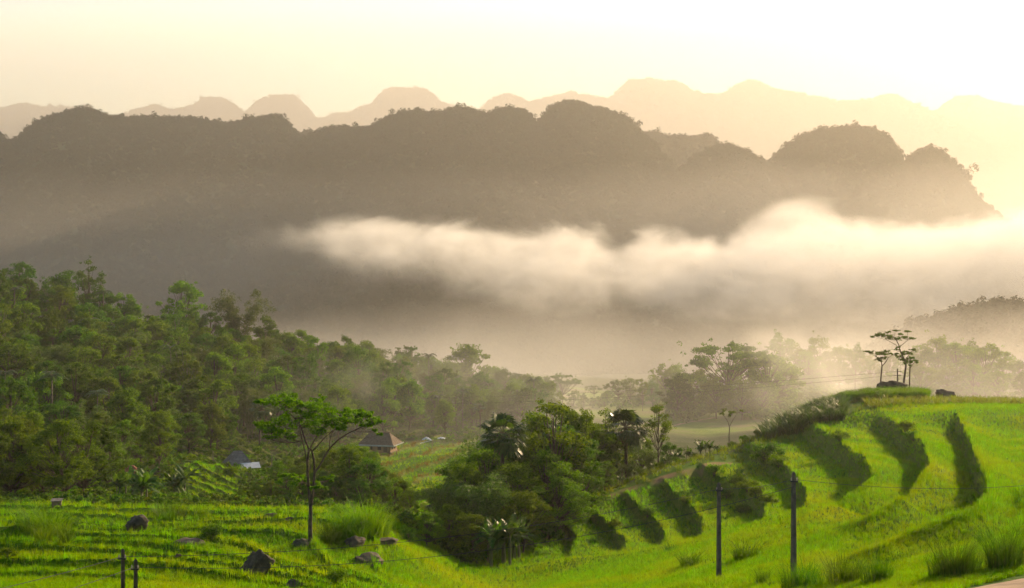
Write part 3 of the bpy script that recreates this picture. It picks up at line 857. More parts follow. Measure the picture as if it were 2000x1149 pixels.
plant_top('airy', 1286, 152, 786, "slender airy tree rising at the right end of the grove", var=1, wide=1.0)
plant_top('airy', 1180, 152, 800, "open twigged tree between the two palms of the grove", var=0, wide=1.3)
plant_top('fanhigh', 980, 130, 812, "dark fan palm at the left top of the grove beside the terraces", var=0, wide=1.4)
plant_top('fanhigh', 1092, 141, 830, "fan palm half buried in the middle of the grove", var=1, wide=1.3)
plant_top('fanhigh', 1228, 150, 802, "bushy fan palm with a thick trunk at the right top of the grove", var=2, wide=1.45)
for px, d, top in ((985,116,1000),(960,115,1015),(1005,118,1008)):
    plant_top('banana', px, d, top, "banana plant at the front foot of the grove", "banana plants at the foot of the grove")
for px, d, top in ((1165,141,955),(1190,143,945),(1215,144,930),(1240,146,925),(1275,149,905),(1300,150,890),(1325,153,880),(1345,156,872),(1368,158,862),(1385,159,858),(1400,160,868)):
    plant_top('banana', px, d, top, "banana plant between the grove and the top of the terraces", "banana plants above the terraces")
for px, d, top in ((1255,147,925),(1290,150,905),(1320,152,900),(1355,157,885),(1410,163,868),(1430,164,865),(1455,166,858),(1480,167,850),(1070,127,1010),(1040,125,1030),(1100,131,990),(1130,134,975)):
    plant_top('shrub', px, d, top, "low shrub along the back edge of the terraces", "shrubs along the back edge of the terraces")
# --- far trees in the mist
for px, d, top, k, lab in ((1340,530,722,'bushy',0),(1325,520,735,'bushy',0),(1375,545,715,'bushy',0),(1430,540,668,'spread',1),(1465,550,690,'bushy',0),(1500,535,684,'bushy',0),(1535,560,712,'bushy',0),(1400,520,735,'bushy',0),(1450,515,745,'bushy',0),(1490,520,745,'bushy',0)):
    plant_top(k, px, d, top, "big spreading tree topping the dim clump left of the smoke" if lab else "dim round tree of the clump half hidden by smoke", None if lab else "dim trees of the clump left of the smoke", wide=1.1)
for px, d, top in ((1525,690,656),(1560,700,668),(1600,705,664),(1640,700,672),(1670,690,678),(1700,700,690),(1580,680,690),(1620,690,700),(1740,690,690)):
    plant_top('bushy', px, d, top, "faint tree of the row behind the smoke", "faint trees behind the smoke", wide=.9)
for px, d, top in ((1800,640,672),(1830,650,664),(1870,640,662),(1905,650,672),(1925,620,668),(1960,640,690),(1990,630,700),(2030,640,680),(1850,600,712),(1900,600,715),(1950,590,720),(2000,590,730),(1800,600,705)):
    plant_top('bushy', px, d, top, "hazy tree below the wooded hill behind the hilltop trees", "hazy trees below the wooded hill", wide=1.0)
for px, d, top, k in ((1160,600,752,'spread'),(1185,580,765,'bushy'),(1205,570,742,'spread'),(1230,600,735,'bushy'),(1255,560,738,'tall'),(1275,590,745,'bushy'),(1300,610,708,'bushy'),(1320,620,715,'bushy'),(1180,560,778,'bushy'),(1140,540,770,'bushy'),(1070,500,760,'bushy'),(1120,505,765,'bushy'),(1210,545,785,'bushy')):
    plant_top(k, px, d, top, "pale tree standing in the misty valley fields", "pale trees of the misty valley fields", wide=.9)

# --- ground cover, rice and grass
def sample_field(d0, d1, s0, spread, px0=-120, px1=2120, thick=1.0):
    """Jittered points whose spacing grows with depth."""
    d = []; v = math.log(d0)
    while v < math.log(d1):
        d.append(math.exp(v)); v += s0 / 70 / thick
    P = []
    for q in d:
        st = s0 / 70 * F
        a = np.arange(px0, px1, st)
        P.append(np.c_[a + RNG.uniform(-.45, .45, len(a)) * st, np.full(len(a), q) * (1 + RNG.uniform(-.45, .45, len(a)) * s0 / 70)])
    return np.concatenate(P)
S = sample_field(44, 232, 0.2, 1, -320, 2520)
x, y = (S[:, 0] - CX) / F * S[:, 1], S[:, 1]
g = ground_info(x, y)
fa, fb = field_mask(g)
bankv = g['bank']
keep = (fa > RNG.uniform(.3, .7, len(fa))) & (bankv < .5) & ~((g['lf'] > .4) & (g['f1'] > .07) & (g['f1'] < .13)) & ~((S[:, 0] > 1880) & (y < 44.3 + .795 * (x - 16.5) + 3.4))
patch = fbm(x * .22, y * .22, 3, 91)
keep &= patch > -0.85
crest = interp([(1050,134),(1300,140),(1450,147),(1600,157),(1750,165),(2100,172)], S[:, 0])
keep &= ~((S[:, 0] > 1050) & (y > crest))
sc = np.where(S[:, 0] > 960, .72, .85) * (0.55 + 0.45 * (y / 70) ** .8) * RNG.uniform(.75, 1.2, len(y)) * (1 + .22 * patch) * (1 + .3 * g['lf'] * (g['f1'] < .06)) * (1 + .55 * g['m'] * (g['T'] % 1 < .07))
RICE = [blades(300 + k, .34, 14, .15, .024, .28, M_RICE) for k in range(5)]
scatter_stuff("rice", np.c_[x, y, g['z']][keep], sc[keep], RNG.uniform(0, 6.28, keep.sum()), RICE, "bright green young rice covering the field and the terraces", "rice", 0.08)
S4 = sample_field(230, 325, 0.3, 1, 720, 940)
x4, y4 = (S4[:, 0] - CX) / F * S4[:, 1], S4[:, 1]
g4 = ground_info(x4, y4); f4, _ = field_mask(g4)
k4 = (f4 > RNG.uniform(.3, .7, len(f4))) & (g4['vbank'] < .3)
scatter_stuff("rice", np.c_[x4, y4, g4['z']][k4], RNG.uniform(1.0, 1.7, k4.sum()), RNG.uniform(0, 6.28, k4.sum()), RICE, "pale green rice of the terraces in front of the thatched house", "rice", 0.08)
k4 = (f4 > .3) & (g4['vbank'] > .5)
DRY = [blades(390 + k, .6, 14, .25, .05, .6, M_DRY) for k in range(3)]
scatter_stuff("grass", np.c_[x4, y4, g4['z']][k4], RNG.uniform(.8, 1.8, k4.sum()), RNG.uniform(0, 6.28, k4.sum()), DRY, "brownish weeds along the bunds of the terraces in front of the thatched house", "grass", 0.2)
# long grass hanging on the terrace banks
kb = (bankv > .12) & (y < 175) & (fbm(x * .35, y * .35, 2, 57) > -.3)
P = np.c_[x, y, g['z']][kb]; n = len(P)
P = np.repeat(P, 2, 0) + RNG.normal(0, .09, (2 * n, 3)) * (1, 1, 0)
BANK = [blades(320 + k, .5, 16, .2, .035, .8, M_BANKGRASS) for k in range(4)]
scatter_stuff("grass", P, RNG.uniform(.25, .8, len(P)) ** 1.2, RNG.uniform(0, 6.28, len(P)), BANK, "long shaggy grass on the terrace banks", "grass", 0.3)
# rough grass and weeds on the far shoulder of the spur and on the wood floor
S2 = sample_field(100, 470, 0.55, 1)
x, y = (S2[:, 0] - CX) / F * S2[:, 1], S2[:, 1]
g = ground_info(x, y); fa, fb = field_mask(g)
shoulder = (S2[:, 0] > 960) & (y > interp([(950,113),(1050,134),(1300,140),(1450,147),(1600,157),(1750,165),(2100,172)], S2[:, 0])) & (y < 215)
k1 = shoulder & (path_mask(g) < .4)
M_WEED = leaf_mat("weed_blade", (0.06, 0.10, 0.004), (0.15, 0.20, 0.01), 0.5, 0.55, 0.08)
WEED = [blades(330 + k, .6, 18, .3, .05, .6, M_WEED) for k in range(4)]
scatter_stuff("grass", np.c_[x, y, g['z']][k1], RNG.uniform(.5, 1.25, k1.sum()), RNG.uniform(0, 6.28, k1.sum()), WEED, "yellow green rough grass on the shoulder above the terraces", "grass", .15)
k2 = (fa < .35) & ~shoulder & (S2[:, 0] < 1100) & (y > interp(FIELD_END, S2[:, 0]) + 1) & (RNG.random(len(y)) < .8)
UNDER = [shrub(340 + k, 1.0, (M_LEAF_DARK, M_LEAF)[k % 2], .22, 5, 26)[1] for k in range(4)]
for me in UNDER: me.name = "undergrowth"
scatter_stuff("undergrowth", np.c_[x, y, g['z']][k2], RNG.uniform(.7, 1.9, k2.sum()), RNG.uniform(0, 6.28, k2.sum()), UNDER, "leafy undergrowth covering the floor of the woods", "undergrowth")

px_ = RNG.uniform(1280, 2060, 2600); d_ = RNG.uniform(500, 720, 2600)
k3 = (fbm(px_ * .012, d_ * .012, 3, 19) > -.15) & ((px_ < 1560) | (d_ > 560)) & ((px_ > 1310) | (d_ > 590))
P = np.c_[(px_ - CX) / F * d_, d_, np.zeros(len(d_))][k3]; P[:, 2] = ground_info(P[:, 0], P[:, 1])['z']
scatter_stuff("undergrowth", P, RNG.uniform(2.5, 6, len(P)), RNG.uniform(0, 6.28, len(P)), UNDER, "dim bushes under the misty trees of the valley", "undergrowth")
px_ = RNG.uniform(1040, 1300, 500); d_ = RNG.uniform(480, 640, 500)
k3 = fbm(px_ * .015, d_ * .015, 3, 29) > .1
P = np.c_[(px_ - CX) / F * d_, d_, np.zeros(len(d_))][k3]; P[:, 2] = ground_info(P[:, 0], P[:, 1])['z']
scatter_stuff("undergrowth", P, RNG.uniform(2, 4.5, len(P)), RNG.uniform(0, 6.28, len(P)), UNDER, "pale bushes along the misty valley fields", "undergrowth")
# ------------------------------------------------------------------ single things
import bmesh
M_ROCK = rough_mat("rock", (0.035, 0.028, 0.018), (0.11, 0.085, 0.055), 1.2, 0.9, 0.8, 6)
M_ROCK_MOSS = rough_mat("mossy_rock", (0.035, 0.030, 0.018), (0.07, 0.085, 0.03), 1.0, 0.9, 0.8, 5)
M_THATCH = rough_mat("thatch", (0.09, 0.065, 0.042), (0.18, 0.13, 0.085), 3.0, 0.95, 0.9, 14)
M_THATCH_GREY = rough_mat("grey_thatch", (0.11, 0.10, 0.09), (0.22, 0.20, 0.18), 2.0, 0.95, 0.9, 12)
M_WOOD = rough_mat("old_wood", (0.10, 0.07, 0.045), (0.22, 0.15, 0.09), 4.0, 0.85, 0.5)
M_WALL = rough_mat("plank_wall", (0.20, 0.13, 0.07), (0.34, 0.22, 0.12), 3.0, 0.85, 0.5)
M_TIN = rough_mat("tin_sheet", (0.42, 0.44, 0.46), (0.58, 0.60, 0.62), 2.0, 0.5, 0.2)
M_CONC = rough_mat("concrete", (0.06, 0.052, 0.042), (0.13, 0.11, 0.085), 3.0, 0.9, 0.4, 20)
M_CLOTH = rough_mat("pale_sheet", (0.55, 0.60, 0.66), (0.75, 0.78, 0.80), 2.0, 0.6, 0.3)
M_BRICK = rough_mat("red_rubble", (0.22, 0.075, 0.04), (0.38, 0.17, 0.10), 2.5, 0.9, 0.9, 7)
M_DARK = rough_mat("dark_opening", (0.015, 0.012, 0.01), (0.03, 0.025, 0.02), 2.0, 0.9, 0)
M_WIRE = rough_mat("wire", (0.02, 0.02, 0.02), (0.04, 0.04, 0.04), 1.0, 0.6, 0)
M_CERAMIC = rough_mat("insulator", (0.30, 0.22, 0.16), (0.45, 0.36, 0.28), 4.0, 0.3, 0)
M_COAT = rough_mat("pale_hide", (0.45, 0.38, 0.28), (0.62, 0.55, 0.44), 3.0, 0.8, 0.1)
M_SOIL = rough_mat("road_soil", (0.20, 0.13, 0.08), (0.34, 0.23, 0.14), 0.8, 0.95, 0.6, 5)

class Solid:
    """Boxes, beams and sheets joined into one mesh."""
    def __init__(self): self.V, self.F = [], []
    def hexa(self, P):
        n = len(self.V); self.V += [tuple(p) for p in P]
        self.F += [tuple(n + i for i in f) for f in ((0, 3, 2, 1), (4, 5, 6, 7), (0, 1, 5, 4), (1, 2, 6, 5), (2, 3, 7, 6), (3, 0, 4, 7))]
        return self
    def box(self, x0, x1, y0, y1, z0, z1):
        return self.hexa([(x0, y0, z0), (x1, y0, z0), (x1, y1, z0), (x0, y1, z0), (x0, y0, z1), (x1, y0, z1), (x1, y1, z1), (x0, y1, z1)])
    def sheet(self, a, b, c, d, t):
        """A slab of thickness t hung under the four corners a b c d."""
        P = [Vector(p) for p in (a, b, c, d)]
        nrm = (P[1] - P[0]).cross(P[3] - P[0]).normalized() * t
        return self.hexa([p - nrm for p in P] + P)
    def build(self, name, mat, parent=None, loc=None):
        me = bpy.data.meshes.new(name); me.from_pydata(self.V, [], self.F); me.materials.append(mat)
        bm = bmesh.new(); bm.from_mesh(me); bmesh.ops.recalc_face_normals(bm, faces=bm.faces); bm.to_mesh(me); bm.free()
        return link(name, me, parent, loc)

def boulder(label, p, w, h, dpt=None, mat=M_ROCK, name="boulder", sink=.42, group=None, seed=None):
    sd = random.randint(0, 9999) if seed is None else seed
    g = np.random.default_rng(sd)
    bm = bmesh.new(); bmesh.ops.create_icosphere(bm, subdivisions=4, radius=1.0)
    cuts = [(v / np.linalg.norm(v), g.uniform(.42, .85)) for v in g.normal(size=(8, 3))]
    for v in bm.verts:
        q = np.array(v.co)
        for nrm, dd in cuts:                   # flat facets broken off a round stone
            s = q @ nrm - dd
            if s > 0: q = q - nrm * s * .92
        q *= 1 + .10 * math.sin(q[0] * 7 + sd) * math.sin(q[1] * 6 + sd) + .05 * math.sin(q[2] * 15 + q[0] * 11)
        q *= 1 + .035 * math.sin(q[0] * 31 + q[1] * 23 + sd) * math.sin(q[2] * 27 - q[1] * 19)
        q[0] += .12 * q[2]
        v.co = (q[0] * w / 2, q[1] * (dpt or w * .9) / 2, (q[2] + 1) * h / 2 - sink * h)
    me = bpy.data.meshes.new(name); bm.to_mesh(me); bm.free()
    me.materials.append(mat); me.polygons.foreach_set("use_smooth", np.full(len(me.polygons), True))
    o = link(name, me, loc=p); o.rotation_euler.z = g.uniform(-.4, .4)
    return tag(o, label, "rock", group)

def rock_at(label, px, row, wpx, hpx, mat=M_ROCK, d=None, **k):
    p = hit(px, row + hpx * .5) if d is None else at(px, d)
    s = p.y / F
    return boulder(label, p, wpx * s, hpx * s * 1.1, mat=mat, **k)
rock_at("big dark split boulder in the field left of the lone tree", 505, 1092, 64, 58, M_ROCK, sink=.3, seed=21)
rock_at("low dark mossy rock touching the foot of the lone tree", 588, 1057, 48, 22, M_ROCK_MOSS)
rock_at("rounded brown rock under the reeds right of the lone tree", 692, 1053, 52, 30)
rock_at("long brown rock under the tall reeds, furthest right of the mound", 742, 1050, 66, 26)
rock_at("dark overhanging rock in front of the reed mound", 716, 1084, 70, 26)
rock_at("small flat stone in the rice below the reed mound", 722, 1101, 28, 10)
rock_at("dark stone sunk in the rice by the bottom edge", 577, 1134, 40, 18)
rock_at("wide low heap of brown rock in the left field", 374, 1055, 82, 22)
rock_at("blocky brown boulder at the back of the left field below the banana plants", 268, 1023, 42, 34, sink=.15)
rock_at("small stone beside the wire in the left field", 347, 1084, 14, 8)
rock_at("small brown rock at the back of the field behind the lone tree", 566, 1012, 18, 8)
rock_at("flat brown rock at the far edge of the field behind the lone tree", 530, 1004, 26, 8)
rock_at("dark peaked rock on the small green terrace beyond the grove", 838, 988, 30, 16, M_ROCK_MOSS)
rock_at("big dark peaked boulder under the hilltop trees", 1742, 768, 62, 44, M_ROCK, d=182, sink=.15)
rock_at("low dark rock at the right foot of the hilltop trees", 1784, 776, 40, 22, M_ROCK, d=182)
rock_at("low rock in the grass left of the hilltop trees", 1680, 768, 44, 26, M_ROCK_MOSS, d=181)
rock_at("smooth dome shaped boulder alone on the hilltop", 1848, 778, 52, 24, M_ROCK, d=186, sink=.15)
rock_at("small dark stone on the hilltop rim right of the dome shaped boulder", 1938, 782, 10, 7, M_ROCK, d=188)
rock_at("low dark stone on the hilltop rim at the edge of the view", 1996, 786, 18, 8, M_ROCK, d=189)

# --- trees with flat spreading crowns, drawn from the photograph
def pad_tree(name, label, loc, u, org, stems, pads, mat, leaf, copies=3, depth=.75, seed=5, density=900, rad=.16, bark=M_BARK):
    """stems: lists of (X, Y, radius) in picture units; pads: leaf clouds (X, Y, rx, ry)."""
    g = np.random.default_rng(seed)
    T, Lv = Tubes(), Leaves()
    def W(X, Y, y=0.0): return np.array([(X - org[0]) * u, y, (org[1] - Y) * u])
    nodes = []
    for st, dy in stems:
        n = len(st); P = np.array([W(X, Y, dy * k / (n - 1)) for k, (X, Y, r) in enumerate(st)])
        if len(P) > 2:
            t = np.linspace(0, n - 1, n * 4); P = np.stack([np.interp(t, range(n), P[:, i]) for i in range(3)], 1)
            rr = np.interp(t, range(n), [s[2] for s in st])
            k5 = np.array([.25, .5, .25]); 
            for i in range(3): P[1:-1, i] = np.convolve(P[:, i], k5, 'valid')
        else: rr = np.array([s[2] for s in st])
        T.add(P, rr * u, 8); nodes += [(p, r * u) for p, r in zip(P[len(P) // 3:], rr[len(P) // 3:])]
    xs = [p[0] for p in pads]; cxm, half = (min(xs) + max(xs)) / 2, (max(xs) - min(xs)) / 2 + 1e-6
    for X, Y, rx, ry in pads:
        for c in range(copies if rx > 22 else 1):
            room = math.sqrt(max(.05, 1 - ((X - cxm) / half) ** 2)) * half * u * depth
            y = 0 if c == 0 and copies == 1 else g.uniform(-1, 1) * room
            q = W(X + g.normal(0, rx * .18), Y + g.normal(0, ry * .2) + abs(y) / u * .06, y)
            nd = [(p, r) for p, r in nodes if p[2] < q[2] - .1 * u * ry] or nodes
            p, r = min(nd, key=lambda n: np.linalg.norm(n[0] - q) + .5 * abs(n[0][2] - q[2]))
            T.add(bez(p, p * .45 + q * .55 + (0, 0, -.18 * np.linalg.norm(q - p)), q - (0, 0, ry * u * .3), 6), np.linspace(min(r * .6, .05), .012, 6), 5)
            for _ in range(5):                 # each cloud is several small umbrellas of leaves
                k = q + np.array([g.normal(0, rx * u * .42), g.normal(0, rx * u * .4), g.normal(0, ry * u * .32)])
                T.add([q - (0, 0, ry * u * .3), k], [.016, .008], 4)
                Lv.puff(k, rx * u * .42, int(density * (rx * u * .42) ** 2 / 5) + 14, leaf, g, max(.3, min(.8, ry / rx)), .42, .5)
    t = thing(name, label, "tree", loc)
    link("trunk", T.mesh("trunk", bark), t); link("crown", Lv.mesh("crown", mat), t)
    return t
u = .3559 * 96 / F
lt = hit(607, 1063)
ul = .3559 * lt.y / F
LONE = [
 ([(588,930,16),(585,880,13),(585,800,11.5),(587,720,11),(582,660,8.5),(577,600,8),(570,520,7.5),(570,450,7),(578,395,6.5)], 0),
 ([(587,720,9),(597,640,8),(604,570,7.5),(608,528,7),(605,460,6),(594,405,5.5),(582,392,5)], .15),
 ([(606,528,6),(640,480,5.5),(672,420,5),(700,378,4.5),(745,335,4),(800,300,3.2),(870,268,2.4),(935,245,1.6)], -.4),
 ([(578,395,5),(556,340,4.5),(540,296,4),(520,250,3.2),(480,210,2.4),(430,170,2),(370,135,1.4)], .5),
 ([(545,310,3),(500,325,2.6),(440,322,2),(380,320,1.5),(330,330,1)], -.6),
 ([(582,392,4),(608,340,3.5),(640,292,3),(680,250,2.4),(720,215,1.6)], .8),
 ([(594,405,4),(630,370,3.2),(668,325,2.6),(700,300,2),(740,260,1.4)], -.9),
 ([(572,500,4),(562,420,3.4),(545,340,3),(530,260,2.2),(540,190,1.6),(560,150,1)], -.8),
 ([(690,395,3),(690,350,2.6),(698,310,2),(735,270,1.4)], .5),
 ([(576,610,3),(560,580,2),(520,562,1.4),(470,550,1)], .4),
 ([(606,610,2.6),(640,580,1.8),(690,560,1)], -.3),
]
PADS = [(330,120,34,20),(380,118,50,26),(430,110,44,24),(480,108,40,22),(450,150,56,30),(520,140,50,34),(560,165,46,36),(600,140,46,30),(630,125,30,20),(640,170,46,34),(600,200,50,32),
 (650,215,50,34),(700,190,46,32),(640,265,40,32),(690,235,44,30),(740,220,44,30),(780,190,44,26),(800,235,46,28),(840,195,48,26),(880,220,44,26),(910,195,26,16),(930,235,34,22),(965,243,24,12),
 (900,255,34,22),(940,285,18,14),(960,312,18,9),(300,250,26,18),(330,262,30,18),(380,262,44,30),(420,245,40,24),(370,300,36,24),(430,300,40,26),(340,330,24,10),(390,330,30,12),(470,330,34,14),
 (480,190,44,28),(540,215,44,30),(560,255,36,26),(500,250,30,20),(760,260,34,18),(430,540,26,14),(470,550,26,14),(510,560,30,20),(550,575,22,16),(640,562,24,14),(680,558,24,14),(615,580,18,12),(570,600,14,10)]
pad_tree("lone_tree", "lone flat crowned tree with a forked trunk standing in the rice field", lt, ul, (588, 912), LONE, PADS, M_LEAF_LONE, .21, 3, .62, 3, 600)

uh = .15 * 184 / F
hp = at(1764, 184); hp.z = (CY - 764) / F * 184
pad_tree("hilltop_tree", "tallest of the hilltop trees, bent trunk and layered flat crown", hp, uh, (694, 893),
 [([(690,960,15),(695,880,14),(705,760,13),(718,650,12),(732,545,11),(715,500,9),(690,440,8),(655,370,7),(640,300,6),(610,240,5),(575,190,3)], 0), ([(640,320,5),(700,280,4),(760,235,2)], .3), ([(610,300,4),(540,260,3),(470,225,2),(380,200,1)], -.3),
  ([(715,500,5),(760,440,4),(800,385,2)], .3)],
 [(300,188,45,18),(350,165,50,26),(430,150,60,34),(490,180,60,32),(560,195,70,42),(620,215,55,38),(575,102,48,12),(530,125,50,20),(690,150,40,18),(750,118,55,16),(720,205,60,26),(800,212,60,20),(600,305,42,18),(625,350,34,18),(700,395,55,26),(760,385,45,20),(825,362,42,16),(650,440,40,28),(680,480,46,34),(690,520,30,20)], M_LEAF_DARK, .17, 2, .6, 8, 800)
hp = at(1719, 184); hp.z = (CY - 762) / F * 184
pad_tree("hilltop_tree", "short umbrella crowned hilltop tree, apart at the left of the others", hp, uh, (388, 880),
 [([(386,950,11),(390,860,10),(400,700,9),(412,570,8),(405,500,5),(400,450,3)], 0), ([(412,570,6),(460,520,5),(500,460,3),(560,425,2)], .3), ([(408,530,4),(350,450,3),(270,410,1.5)], -.3)],
 [(225,385,38,16),(280,385,45,20),(330,410,60,30),(400,390,55,26),(450,415,60,28),(500,375,50,24),(545,412,50,20),(600,405,35,14),(380,470,50,32),(440,450,46,26),(400,500,26,14)], M_LEAF_DARK, .17, 2, .6, 9, 800)
hp = at(1776, 185); hp.z = (CY - 768) / F * 185
pad_tree("hilltop_tree", "small crowned straight hilltop tree, at the right of the tallest one", hp, uh, (778, 920),
 [([(776,990,10),(778,920,9.5),(782,750,8.5),(786,600,7),(790,520,4),(800,470,2)], 0), ([(786,600,4),(830,540,3),(870,505,1.5)], .2)],
 [(760,480,40,28),(810,460,46,26),(800,510,46,26),(860,500,40,22),(880,520,24,14),(780,560,26,16),(740,500,26,20)], M_LEAF_DARK, .17, 2, .6, 10, 800)
hp = at(1424, 172)
u4 = 172 / F
hp.z = (CY - 850) / F * 172
pad_tree("small_tree", "small pale flat topped tree alone on the rim beyond the terraces", hp, u4, (1424, 850),
 [([(1424,866,1.1),(1424,850,1),(1425,835,.9),(1421,822,.7),(1412,810,.4)], 0), ([(1425,833,.6),(1432,820,.5),(1442,806,.3)], .2)],
 [(1408,806,7,5),(1414,802,7,5),(1424,812,6,5),(1428,805,6,4),(1438,804,8,4.5),(1446,803,5,3)], M_LEAF, .17, 3, .6, 11, 800, bark=M_BARK_PALE)

# --- tall grasses
M_VERGE = leaf_mat("verge_grass", (0.028, 0.08, 0.003), (0.085, 0.16, 0.006), 0.45, 0.7, 0.03)
TALL = [blades(350 + k, 1.6, 170, .5, .028, .42, M_VERGE, 4) for k in range(4)]
M_REED = leaf_mat("reed_blade", (0.06, 0.13, 0.004), (0.14, 0.24, 0.01), 0.5, 0.5, 0.1)
REED = [blades(360 + k, 1.6, 150, .45, .03, .5, M_REED, 4) for k in range(4)]
for me in TALL + REED: me.name = "tall_grass"
def grass_at(label, px, row, hpx, d=None, kind=TALL, group=None, wide=1.0):
    p = hit(px, row) if d is None else at(px, d)
    s = hpx / F * p.y / 1.5
    o = link("tall_grass", kind[random.randrange(4)], loc=p)
    o.scale = (s * wide, s * wide, s); o.rotation_euler.z = random.uniform(0, 6.28)
    return tag(o, label, "grass clump", group)
for px, d, h in ((1545,57.2,55),(1572,56.8,62),(1640,55,70),(1662,54.5,55),(1705,53,66),(1725,53,50),(1835,51,62),(1860,50.5,85),(1878,50.3,70),(1900,50.6,52),(1490,61,36),(1600,55.5,45)):
    grass_at("dark clump of tall grass along the road verge", px, 0, h * 0.92, d, TALL, "tall grass along the road verge", 1.1)
for px, d, h in ((1962,50.5,92),(1982,51,84),(1945,50.6,62)):
    grass_at("tallest dark grass clump at the verge beside the dirt road", px, 0, h, d, TALL, "grass clumps beside the dirt road", 1.0)
for px, row, h in ((650,1060,50),(668,1052,62),(690,1046,60),(708,1045,70),(726,1046,66),(745,1050,48),(640,1066,40),(700,1060,44)):
    grass_at("bright reed clump on the mound right of the lone tree", px, row, h, None, REED, "reeds on the mound by the lone tree", 1.1)
for px, row, h in ((50,1030,50),(75,1040,52),(95,1045,58),(115,1052,46),(60,1052,40),(130,1060,36),(85,1062,40)):
    grass_at("bright reed clump on the bank at the left edge of the field", px, row, h, None, REED, "reeds on the left bank of the field", 1.2)
for px, row, h in ((315,1012,30),(335,1012,36),(350,1010,28),(395,1010,26),(330,1018,24)):
    grass_at("reed clump at the back of the left field before the grove", px, row, h, None, REED, "reeds before the grove", 1.3)
for px, row, h in ((1345,1105,18),(1360,1106,14),(1458,1092,24),(1450,1096,18),(1815,1045,14),(1925,1062,14),(1310,1078,12)):
    grass_at("low dark weed clump in the right hand rice field", px, row, h * 1.4, None, TALL, "weed clumps in the lower field", 2.0)

def shrub_at(label, px, row, hpx, group=None, d=None, var=None, wide=1.0):
    p = hit(px, row) if d is None else at(px, d)
    s = hpx / F * p.y / 2.2
    return plant('shrub', p, (s * wide, s * wide, s), label, group, var)
SB = ("overgrown shrub on a terrace bank", "shrubs on the terrace banks")
for px, row, h in ((1492,905,36),(1505,900,42),(1520,915,34),(1440,948,28),(1460,960,30),(1480,975,30),(1420,975,24),(1500,985,28),(1450,1005,24),(1640,862,26),(1770,848,28),(1785,862,26),(1340,985,22),(1265,1010,24),(1200,1030,20),(1395,935,28)):
    shrub_at(SB[0], px, row, h, SB[1], wide=1.15)
for px, row, h, lab in ((130,1035,40,"round shrub beside the reeds at the left of the field"),(657,1140,36,"dark leafy bush in the rice by the bottom edge, right of the sunk stone"),(415,1052,34,"bushy weed growing on the wide low rock heap"),
        (660,1005,22,"small flat topped bush behind the reed mound"),(15,1092,26,"brownish shrub in the rice at the left edge"),(1905,780,10,"small bush on the hilltop rim beyond the dome shaped boulder"),(1405,862,14,"small dark bush on the rim beside the small pale tree")):
    shrub_at(lab, px, row, h, d=(187 if px == 1905 else 171 if px == 1405 else None), wide=1.1)
for px, d, h in ((1640,176,24),(1660,178,28),(1690,176,26),(1715,174,24),(1620,174,22),(1735,176,22),(1600,172,22),(1770,177,20),(1590,176,24),(1795,180,16)):
    shrub_at("dark shrub on the grassy mound under the hilltop trees", px, 0, h, "shrubs on the mound under the hilltop trees", d, wide=1.3)
# maize on the shoulder, tall grass on the hilltop mound, young maize on the crest
M_MAIZE = leaf_mat("maize_leaf", (0.03, 0.06, 0.01), (0.08, 0.13, 0.02), 0.42, 0.45, 0.3)
MAIZE = [blades(370 + k, 1.5, 16, .12, .10, .7, M_MAIZE, 4) for k in range(3)]
def band(n, px0, px1, d0, d1):
    px, d = RNG.uniform(px0, px1, n), RNG.uniform(d0, d1, n)
    x = (px - CX) / F * d
    return np.c_[x, d, ground_info(x, d)['z']]
P = band(700, 1488, 1650, 158, 171)
scatter_stuff("maize", P, RNG.uniform(.8, 1.15, len(P)), RNG.uniform(0, 6.28, len(P)), MAIZE, "dark green patch of tall maize on the shoulder below the hilltop", "maize")
P = band(900, 1575, 1810, 172, 188)
scatter_stuff("grass", P, RNG.uniform(.5, 1.0, len(P)), RNG.uniform(0, 6.28, len(P)), REED, "yellowish tall grass on the mound under the hilltop trees", "grass")
P = band(420, 1690, 2060, 163, 172)
M_YMZ = leaf_mat("young_maize_leaf", (0.10, 0.13, 0.012), (0.20, 0.23, 0.03), 0.5, 0.5, 0.15)
YMZ = [blades(380 + k, .8, 12, .1, .08, .7, M_YMZ, 3) for k in range(3)]
scatter_stuff("maize", P, RNG.uniform(.7, 1.2, len(P)), RNG.uniform(0, 6.28, len(P)), YMZ, "sparse rows of yellow young maize across the hilltop", "maize")

# --- houses and huts
def hip_roof(S, x, y, z0, z1, rx, t=.22, gab=0.0):
    """Four thick slopes from the eaves (half sizes x, y at z0) to a ridge of half length rx at z1."""
    e = [(-x, -y, z0), (x, -y, z0), (x, y, z0), (-x, y, z0)]
    a, b = (-rx, 0, z1), (rx, 0, z1)
    S.sheet(e[0], e[1], b, a, t); S.sheet(e[2], e[3], a, b, t)
    S.sheet(e[1], e[2], (rx, .02, z1), (rx, -.02, z1), t); S.sheet(e[3], e[0], (-rx, -.02, z1), (-rx, .02, z1), t)
p = at(742, 291); p.z = (CY - 891) / F * 291
h = thing("stilt_house", "thatched house on wooden stilts at the edge of the wood", "house", p, R(-14))
s = Solid(); s.box(-3.2, 3.2, -2.3, 2.3, 1.0, 1.16); s.build("floor_deck", M_WOOD, h)
s = Solid(); s.box(-3.0, 3.0, -2.1, -2.0, 1.163, 2.75); s.box(-3.0, 3.0, 2.0, 2.1, 1.163, 2.75); s.box(2.9, 3.0, -1.997, 1.997, 1.163, 2.75); s.box(-3.0, -2.9, -1.997, 1.997, 1.163, 2.75); s.build("wall", M_WALL, h)
for x in (-2.9, -1.0, 1.0, 2.9):
    for y in (-2.1, 2.1):
        s = Solid(); s.box(x - .09, x + .09, y - .09, y + .09, -1.5, .997); s.build("stilt", M_WOOD, h)
s = Solid(); hip_roof(s, 4.0, 3.1, 2.55, 4.9, 2.1); rf = s.build("roof", M_THATCH, h)
